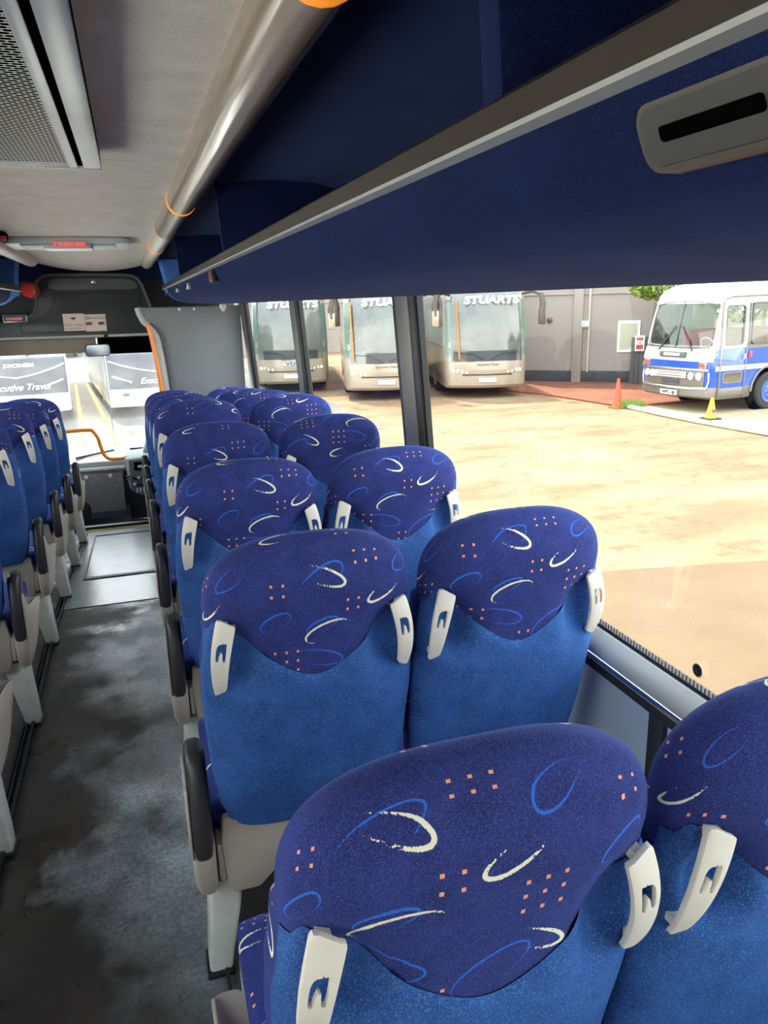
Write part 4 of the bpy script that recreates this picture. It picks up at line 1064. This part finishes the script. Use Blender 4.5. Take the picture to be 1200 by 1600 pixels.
def silver_coach(loc, rz, label, name_text=True, vdl=False):
    e = empty('coach', (loc[0], loc[1], GROUND), label, 'coach', 'silver coaches across the yard', rz=rz)
    hw, L, cr_, bl = 1.25, 12, .35, .16
    LV = [(.32, .06, .96), (.40, 0, .99), (.75, 0, 1), (1.12, .03, 1), (1.20, .05, 1)]
    body(LV, hw, L, cr_, bl).done('lower_body', 'silver', e)
    WV = [(1.20, .05, 1), (1.6, .08, 1), (2.2, .16, .99), (2.8, .28, .98), (3.12, .38, .97)]
    body(WV, hw, L, cr_, bl).done('upper_body', 'silver', e)
    body([(3.12, .38, .97), (3.3, .5, .95), (3.45, .75, .90), (3.52, 1.1, .80)], hw, L, cr_, bl).done('roof', 'silver', e)
    GV = [(1.12 if vdl else 1.10, .04, 1)]+WV[1:]+[(3.2, .44, .96)]
    patch(GV, hw, L, cr_, bl, -2, 14, .012, 'windscreen', 'darkglass', e)
    patch([(1.55, .08, 1), (2.2, .16, .99), (2.8, .28, .98), (3.0, .33, .975)], hw, L, cr_, bl, 18, 21, .012, 'side_glass', 'sideglass', e)
    patch([(1.55, .08, 1), (2.2, .16, .99), (2.8, .28, .98), (3.0, .33, .975)], hw, L, cr_, bl, -9, -6, .012, 'side_glass', 'sideglass', e)
    for a, c in ((14, 16), (-4, -2)): patch([(1.3, .07, 1), (2.2, .16, .99), (2.9, .31, .98)], hw, L, cr_, bl, a, c, .016, 'corner_glass', 'greenglass', e)
    # dashboard seen behind screen: dark sweep
    patch([(1.12, .04, 1), (1.30, .055, 1), (1.42, .065, 1)], hw, L, cr_, bl, 2 if not vdl else 0, 12, .018, 'dash_sweep', 'dark2', e)
    # bumper crease, lamps
    patch([(.70, 0, 1), (.735, -.01, 1.0)], hw, L, cr_, bl, 1, 11, .015, 'bumper_crease', 'frame', e)
    patch([(.78, 0, 1), (.86, 0, 1)], hw, L, cr_, bl, 0, 12, .020, 'bumper_bar', 'silver', e)
    for s in (-1, 1):
        hl = None
        for k in range(4):
            x = s*(.62+k*.13); y = -.16*(1-(x/.9)**2)-.01 if abs(x) < .9 else .0
            b = MB(); b.lathe([(.052, .02), (.052, -.015), (.03, -.03), (.005, -.034)], (x, y+.02, .80+.012*k), 'y', 14); b.done('headlamp', 'lamp', e)
        # mirror arm curving forward
        b = MB(); b.tube([(s*1.10, .30, 3.05), (s*1.35, .02, 3.12), (s*1.55, -.18, 3.02), (s*1.60, -.22, 2.75), (s*1.58, -.22, 2.45)], [.05, .06, .07, .09, .09], 10); b.done('mirror_arm', 'bronze', e)
        b = MB(); b.box(s*1.58-.10, s*1.58+.10, -.30, -.16, 2.15, 2.62, .04); b.done('mirror_head', 'silver' if s < 0 else 'bronze', e)
        b = MB(); b.tube([(s*.1, -.20, 1.16), (s*.45, -.13, 1.34), (s*.95, -.02, 1.38)], .014, 6); b.done('wiper', 'wire', e)
    if vdl:
        t_ = text('VDL', .20, 'dark', e, T_(.05, -.175, .98), 'maker_letters', bold=.006, sxy=(1.3, .8))
        b = MB(); b.prism([(-.28, .90), (.38, .90), (.30, 1.06), (-.20, 1.06)], 'y', -.172, -.12, .01); b.done('badge_plate', 'lightgrey', e)
    text('Executive Travel', .10, 'bronze', e, T_(0, -.175, 1.02 if not vdl else 1.12), 'fleet_script', shear=.35)
    b = MB(); b.box(-.26, .26, -.19, -.15, .50, .62, .006); pl_ = b.done('number_plate', 'white', e)
    if name_text:
        text('STUARTS', .30, 'white', e, Matrix.Translation((.12, .055, 2.88)) @ Matrix.Rotation(.05, 4, 'Z') @ Matrix.Rotation(PI/2-.16, 4, 'X'), 'name_lettering', bold=.012, shear=.15, sxy=(1.35, 1))
    for y in (2.6, 8.6, 9.9):
        for s in (-1, 1): wheel(s*1.10, y, .50, e)
    # tall strip for the orange reflection by the screen edge
    b = MB(); b.prism([(-.80, 1.35), (-.72, 1.35), (-.70, 3.0), (-.76, 3.0)], 'y', .0, .33, .004)
    return e
ca = silver_coach((10.08, 21.45), -.245, 'silver coach with a big dark windscreen lettered STUARTS, beside the warehouse')
cb = silver_coach((7.18, 22.35), -.245, 'silver coach in the middle, seen left of the window pillar')
cc = silver_coach((4.98, 25.9), -.20, 'silver coach with the VDL badge, behind the front seats', True, True)
for c_, sx0 in ((cb, -.95), (ca, -.82)):
    b = MB(); b.tube([(sx0-.02, -.02-.165*(1-(sx0/.9)**2 if abs(sx0) < .9 else 0), 1.18), (sx0-.06, .09-.10, 2.0), (sx0-.10, .16, 2.9)], .055, 8, flat=.5); b.done('orange_reflection', 'orangereflection', c_)  # solid strip stands in for an orange reflection in the windscreen

def white_coach(loc, rz, label, tx=0):
    e = empty('coach', (loc[0], loc[1], GROUND), label, 'coach', 'white and charcoal coaches ahead', rz=rz)
    hw, L, cr_, bl = 1.25, 12, .16, .10
    body([(.30, .03, .98), (.36, 0, 1), (.74, 0, 1), (.80, 0, 1)], hw, L, cr_, bl).done('lower_body', 'coachwhite', e)
    body([(.80, 0, 1), (1.5, .03, 1), (1.72, .05, 1)], hw, L, cr_, bl).done('middle_body', 'coachwhite', e)
    patch([(.78, 0, 1), (1.2, .015, 1), (1.72, .05, 1)], hw, L, cr_, bl, -3, 15, .010, 'charcoal_band', 'coachgrey', e)
    body([(1.72, .05, 1), (3.1, .30, .98), (3.35, .5, .95), (3.45, 1, .85)], hw, L, cr_, bl).done('upper_body', 'coachwhite', e)
    patch([(1.70, .05, 1), (2.4, .16, .99), (3.05, .29, .98)], hw, L, cr_, bl, -3, 15, .012, 'windscreen', 'sideglass', e)
    patch([(1.6, .03, 1), (2.6, .17, .99), (2.9, .25, .98)], hw, L, cr_, bl, 18, 21, .012, 'side_glass', 'sideglass', e)
    patch([(1.6, .03, 1), (2.6, .17, .99), (2.9, .25, .98)], hw, L, cr_, bl, -9, -6, .012, 'side_glass', 'sideglass', e)
    def yf(x): return -.10*(1-(x/1.09)**2)-.018 if abs(x) < 1.09 else .02
    for sg in (-1, 1):
        b = MB(); b.tube([(0, yf(0)-.01, 1.22)]+[(sg*x, yf(x)-.004, z) for x, z in ((.3, 1.27), (.6, 1.34), (.9, 1.43), (1.09, 1.50), (1.18, 1.54))], .045, 6, flat=.5); b.done('swoosh', 'coachwhite', e)
        b = MB(); b.tube([(sg*x, yf(x)-.006, z) for x, z in ((.62, .95), (.8, 1.02), (1.0, 1.09), (1.1, 1.13))], .06, 8, flat=.5); b.done('headlamp', 'coachwhite', e)
        for k in range(4):
            b = MB(); b.lathe([(.022, 0), (.02, -.02), (.004, -.024)], (sg*(.70+.06*k), yf(.7+.06*k)-.05, .97+.018*k), 'y', 10); b.done('lamp_unit', 'dark', e)
        b = MB(); b.tube([(sg*.3, yf(.3), 1.76), (sg*.7, yf(.7), 1.96), (sg*.95, .10, 2.2)], .012, 6); b.done('wiper', 'wire', e)
    text('JONCKHEERE', .12, 'white', e, T_(.1+tx, -.145, 1.54), 'maker_lettering', bold=.004)
    text('Executive Travel', .23, 'white', e, T_(0+tx, -.145, .98), 'fleet_script', shear=.4, bold=.003)
    for x in (.55, -.8):
        b = MB(); b.box(x-.08, x+.08, yf(x)-.01, yf(x)+.03, .60, .67, .01); b.done('badge', 'dark', e)
    b = MB(); b.box(-.26, .26, -.14, -.08, .40, .50, .006); b.done('number_plate', 'gold', e)
    for y in (2.6, 8.6):
        for s in (-1, 1): wheel(s*1.10, y, .5, e)
white_coach((-2.97, 22.0), .10, 'white coach with charcoal band ahead, left side of the windscreen view')
white_coach((.47, 22.2), .10, 'white coach with charcoal band ahead, right side of the windscreen view', .35)
# white van far off between the coaches
def van():
    e = empty('van', (-4.6, 52, GROUND), 'pale van far away between the two white coaches', 'van')
    b = MB(); b.prism([(0, .4), (0, 1.2), (.5, 1.7), (1.3, 2.7), (1.8, 3.0), (6, 3.0), (6, .4)], 'x', -1.2, 1.2, .12, 3); b.done('van_body', 'coachwhite', e)
    b = MB(); b.prism([(.48, 1.72), (1.26, 2.62), (1.30, 2.60), (.52, 1.70)], 'x', -1.0, 1.0); b.done('windscreen', 'greenglass', e)
    for s in (-1, 1):
        for y in (1.1, 4.8): wheel(s*1.05, y, .38, e)
        b = MB(); b.box(s*.85-.15, s*.85+.15, -.03, .02, .85, 1.1, .02); b.done('headlamp', 'lamp', e)
van()

# ---------- vintage bus
def vintage():
    ang = math.atan2(-2.4, .38)          # front runs from far corner to near corner
    Lc = Vector((13.00, 18.02)); Rc = Vector((13.34, 15.55)); mid = (Lc+Rc)/2; d = (Rc-Lc).normalized()
    rz = math.atan2(d.y, d.x)
    e = empty('vintage_bus', (mid.x, mid.y, GROUND+.03), 'old blue and white bus with red seats parked on the pale apron', 'bus', rz=rz)
    hw, L, cr_, bl = 1.22, 9.5, .22, .10
    def B(levels, name, m): return body(levels, hw, L, cr_, bl).done(name, m, e)
    B([(.34, .10, .97), (.40, .0, .995), (.62, 0, 1.0), (.64, .01, 1)], 'skirt', 'busalu')
    B([(.64, .01, 1), (1.10, .0, 1), (1.32, .0, 1), (1.34, .02, 1)], 'lower_body', 'bluepaint')
    B([(1.34, .02, 1), (1.45, .04, 1)], 'waist', 'buswhite')
    # front cowl white, sides blue
    patch([(1.26, .0, 1), (1.40, .03, 1), (1.56, .08, 1)], hw, L, cr_, bl, -3, 15, .014, 'front_cowl', 'buswhite', e)
    # side waist band blue above white flash
    for a, c in ((15, 21), (-9, -3)):
        patch([(1.18, .0, 1), (1.56, .08, 1)], hw, L, cr_, bl, a, c, .010, 'side_band', 'bluepaint', e)
        patch([(1.04, .0, 1), (1.16, .0, 1)], hw, L, cr_, bl, a+1 if a > 0 else a, c, .016, 'side_flash', 'buswhite', e)
    # roof
    B([(2.72, .34, .96), (2.82, .36, .95), (2.96, .46, .91), (3.08, .68, .82), (3.15, 1.0, .66)], 'roof', 'buswhite')
    GL = [(1.54, .08, 1), (1.9, .14, .995), (2.3, .22, .98), (2.74, .34, .96)]
    # corner posts and side posts (hollow cabin)
    for a, c in ((13, 16), (-4, -1)): patch(GL, hw, L, cr_, bl, a, c, .004, 'corner_post', 'buswhite', e)
    patch([(1.54, .08, 1), (1.64, .10, 1)], hw, L, cr_, bl, -3, 21, .006, 'window_rail', 'busalu', e)
    patch([(2.64, .31, .965), (2.75, .345, .96)], hw, L, cr_, bl, -9, 15, .010, 'top_rail', 'buswhite', e)
    patch([(2.64, .31, .965), (2.75, .345, .96)], hw, L, cr_, bl, 15, 21, .010, 'top_rail', 'buswhite', e)
    def post(y, w, m='busalu', s=1):
        b = MB(); b.prism([(s*1.20, 1.54), (s*1.232, 1.54), (s*1.182, 2.72), (s*1.147, 2.72)], 'y', y, y+w, .006); b.done('window_post', m, e)
    for s in (-1, 1):
        for y, w in ((1.05, .06), (1.16, .05), (2.9, .05), (4.6, .05), (6.3, .05), (8.0, .05), (9.4, .1)): post(y, w, 'busalu', s)
    # windscreen glazing with two panes
    patch(GL, hw, L, cr_, bl, 0, 12, -.004, 'windscreen', 'vglass', e, th=.008)
    def front_y(x, z):
        rk = .08+(z-1.54)*.225 if z > 1.54 else 0
        return rk-bl*(1-(x/1.0)**2)
    b = MB(); b.tube([(0, front_y(0, z)-.010, z) for z in (1.58, 1.9, 2.3, 2.70)], .022, 8); b.done('centre_bar', 'frame', e)
    # rubber surround
    P = [(-.96, 1.62), (-.4, 1.585), (0, 1.58), (.4, 1.585), (.96, 1.62), (1.05, 1.80), (1.02, 2.42), (.94, 2.62), (.5, 2.68), (0, 2.69), (-.5, 2.68), (-.94, 2.62), (-1.02, 2.42), (-1.05, 1.80)]
    b = MB(); b.tube([(x, front_y(x if abs(x) < 1 else 1, z)-.012+(.05 if abs(x) > 1 else 0), z) for x, z in P], .022, 8, closed=True); b.done('screen_rubber', 'dark', e)
    # wipers
    for x0, x1 in ((-.55, -.12), (.55, .10)):
        b = MB(); b.tube([(x0, front_y(x0, 1.55)-.04, 1.50), (x1, front_y(x1, 2.1)-.05, 2.10)], .012, 6); b.tube([(x0, front_y(x0, 1.55)-.04, 1.50), (x0*.6+x1*.4, front_y(x0, 1.8)-.06, 1.78)], .02, 6); b.done('wiper', 'bronze', e)
    # badge panel
    b = MB(); b.box(-.42, .42, -.13, -.05, 1.34, 1.48, .01); bp = b.done('badge_panel', 'dark', e)
    text('DOMINANT', .10, 'white', bp, T_(0, -.135, 1.41), 'badge_lettering', bold=.003)
    # blue front strip with slim highlight, indicators
    b = MB(); b.prism([(x, -.105*(1-(x/1.0)**2)-.012) for x in [-.95+.19*k for k in range(11)]]+[(.95, .02), (-.95, .02)], 'z', 1.10, 1.26); b.done('front_blue_band', 'bluepaint', e)
    b = MB(); b.prism([(x, -.105*(1-(x/1.0)**2)-.045) for x in [-1.05+.21*k for k in range(11)]]+[(1.08, .05), (-1.08, .05)], 'z', 1.03, 1.085, .006); b.done('chrome_bar', 'chrome', e)
    for s in (-1, 1):
        b = MB(); b.box(s*.92-.09, s*.92+.09, -.06, .02, 1.12, 1.24, .015); bb = b.done('indicator', 'coneorange', e)
        b = MB(); b.box(s*.92-.11, s*.92+.11, -.045, .02, 1.10, 1.26, .01); b.done('indicator_bezel', 'chrome', bb)
    # grille assembly
    b = MB(); b.prism([(x, -.105*(1-(x/1.0)**2)-.022) for x in [-.98+.196*k for k in range(11)]]+[(.98, .02), (-.98, .02)], 'z', .64, 1.02, .01); g = b.done('grille_panel', 'busalu', e)
    b = MB(); b.box(-.52, .52, -.165, -.12, .84, 1.0, .01); b.done('grille_white', 'buswhite', g)
    for z in (.885, .955): b = MB(); b.box(-.42, .42, -.172, -.16, z, z+.018, .002); b.done('grille_line', 'dark', g)
    for z in (.68, .72, .76, .80): b = MB(); b.box(-.30, .30, -.165, -.12, z, z+.018, .002); b.done('grille_slot', 'dark', g)
    for s in (-1, 1):
        for x, z in ((.64, .90), (.86, .90)):
            y = -.105*(1-x*x)-.03
            b = MB(); b.lathe([(.098, .03), (.098, -.02), (.085, -.03)], (s*x, y, z), 'y', 20); hl = b.done('headlamp_rim', 'chrome', g)
            b = MB(); b.lathe([(.082, -.02), (.07, -.05), (.04, -.065), (.005, -.07)], (s*x, y, z), 'y', 20); b.done('headlamp_lens', 'lamp', hl)
    b = MB(); b.tube([(-1.06, 0, .62), (-.6, -.10, .60), (0, -.14, .595), (.6, -.10, .60), (1.06, 0, .62)], .035, 8); b.tube([(1.06, 0, .62), (1.10, .02, .8), (1.08, .02, 1.0)], .022, 8); b.tube([(-1.06, 0, .62), (-1.10, .02, .8), (-1.08, .02, 1.0)], .022, 8); b.done('bumper_tube', 'chrome', e)
    b = MB(); b.box(-.27, .27, -.17, -.13, .40, .52, .006); np_ = b.done('number_plate', 'white', e)
    text('WPD 18J', .11, 'blackpaint', np_, T_(0, -.175, .46), 'plate_characters', bold=.004)
    # side door ahead of the wheel, near side (+x)
    s = 1
    dr = MB(); dr.box(1.215, 1.232, .24, 1.08, .42, 1.56, .006); door = dr.done('door', 'bluepaint', e)
    b = MB(); b.box(1.228, 1.240, .24, 1.08, .42, .62, .004); b.done('door_skirt', 'busalu', door)
    b = MB(); b.box(1.230, 1.240, .40, 1.08, 1.04, 1.16, .004); b.done('door_flash', 'buswhite', door)
    for y in (.22, 1.08): b = MB(); b.box(1.222, 1.246, y-.02, y+.02, .38, 1.60, .006); b.prism([(1.20, 1.56), (1.238, 1.56), (1.187, 2.70), (1.152, 2.70)], 'y', y-.02, y+.02, .004); b.done('door_edge', 'busalu', door)
    def frame2(y0, y1, z0, z1, m, r_=.08, w=.02):
        P_ = rounded(y0, y1, z0, z1, r_, 5)
        def xs(z): return 1.236-(max(0, z-1.54))*.035
        b = MB(); b.tube([(xs(z), y, z) for y, z in P_], w, 6, closed=True); return b.done('window_rubber', m, door)
    frame2(.34, .96, 1.66, 2.58, 'dark'); frame2(.34, .96, .74, .98, 'busalu', .06)
    b = MB(); b.box(1.231, 1.238, .36, .94, .76, .96); b.done('low_window', 'darkglass', door, smooth=False)
    b = MB(); b.prism([(1.205, 1.58), (1.235, 1.58), (1.228, 1.67), (1.2, 1.67)], 'y', .24, 1.08); b.prism([(1.17, 2.57), (1.20, 2.57), (1.19, 2.72), (1.155, 2.72)], 'y', .24, 1.08); b.prism([(1.205, 1.6), (1.235, 1.6), (1.198, 2.66), (1.17, 2.66)], 'y', .24, .34); b.prism([(1.205, 1.6), (1.235, 1.6), (1.198, 2.66), (1.17, 2.66)], 'y', .96, 1.08); b.done('door_frame', 'buswhite', door)
    b = MB(); b.tube([(1.25, 1.0, 1.30), (1.27, 1.02, 1.36), (1.25, 1.02, 1.42)], .012, 6); b.done('door_handle', 'chrome', door)
    b = MB(); b.box(1.235, 1.262, 1.16, 1.26, 1.34, 1.48, .01); b.done('side_indicator', 'coneorange', e)
    b = MB(); b.box(1.233, 1.245, 1.5, 9.4, .62, .66, .004); b.done('side_moulding', 'chrome', e)
    # glass of the sides
    for sg in (-1, 1):
        for y0, y1 in ((1.24, 2.86), (2.98, 4.56), (4.68, 6.26), (6.38, 7.96), (8.08, 9.36)):
            b = MB(); b.tube([(sg*(1.238-max(0, z-1.54)*.038), y, z) for y, z in rounded(y0, y1, 1.66, 2.64, .10, 4)], .020, 6, closed=True); b.done('side_window_rubber', 'dark', e)
    for sg in (-1, 1):
        b = MB(); b.prism([(sg*1.214, 1.56), (sg*1.220, 1.56), (sg*1.176, 2.68), (sg*1.170, 2.68)], 'y', .30, 9.4); b.done('side_glass', 'vglass', e, smooth=False)
    # grey curtain pelmet and inner floor
    b = MB(); b.box(-1.15, 1.15, .4, 9.3, .70, .78); b.done('cabin_floor', 'dark', e, smooth=False)
    b = MB(); b.box(1.08, 1.12, 1.25, 9.3, 2.48, 2.66); b.done('pelmet', 'bronze', e)
    # red seats
    for k in range(6):
        for x in (-.62, .62):
            y = 1.55+k*1.0 if x > 0 else 1.3+k*1.0
            b = MB(); b.box(x-.45, x+.45, y+.40, y+.52, .95, 1.98, .06, 3); st = b.done('passenger_seat', 'redseat', e)
            b = MB(); b.box(x-.45, x+.45, y, y+.46, 1.02, 1.18, .05, 3); b.done('cushion', 'redseat', st)
            b = MB(); b.box(x-.40, x+.40, y+.05, y+.45, .76, 1.03, .02); b.done('seat_stand', 'dark', st)
    b = MB(); b.box(-.75, -.15, .95, 1.05, 1.0, 1.95, .06, 3); st = b.done('passenger_seat', 'redseat', e)
    # driver seat and steering wheel (driver on +x side)
    b = MB(); b.box(.30, .85, 1.15, 1.27, 1.0, 1.85, .07, 3); b.box(.30, .85, .75, 1.2, 1.0, 1.14, .05); b.done('driver_seat', 'redseat', e)
    b = MB(); b.tube([(.55+.22*math.cos(a), .50-.10*math.sin(a), 1.62+.20*math.sin(a)) for a in [2*PI*j/24 for j in range(24)]], .018, 8, closed=True); b.tube([(.55, .50, 1.62), (.55, .42, 1.1)], .025, 8); b.done('steering_wheel', 'cream', e)
    b = MB(); b.box(-1.0, 1.0, .12, .35, 1.0, 1.5, .03); b.done('inner_dash', 'dark', e)
    # roof hatch and pod
    b = MB(); b.prism(rounded(-.55, .55, 1.6, 2.5, .1), 'z', 3.10, 3.20, .02); b.done('roof_vent', 'bronze', e)
    b = MB(); b.prism(rounded(-.45, .45, 3.3, 4.2, .1), 'z', 3.10, 3.25, .02); b.done('roof_pod', 'buswhite', e)
    b = MB(); b.tube([(1.13, .34, 2.74), (1.18, .5, 2.80), (1.19, 1.5, 2.82), (1.19, 9.3, 2.82)], .022, 8); b.done('gutter', 'busalu', e)
    # wheel arches: dark recess plus rim, then wheels
    for sg in (-1, 1):
        for y in (1.95, 7.2):
            b = MB(); b.lathe([(.58, sg*1.05), (.60, sg*1.234)], (0, y, .48), 'x', 30); b.done('wheel_arch', 'slot', e)
            b = MB(); b.tube([(sg*1.24, y+.60*math.cos(a), .48+.60*math.sin(a)) for a in [PI*j/16 for j in range(17)]], .028, 8); b.done('arch_trim', 'busalu', e)
            wheel(sg*1.19, y, .47, e, hub='bluepaint', w=.26)
vintage()
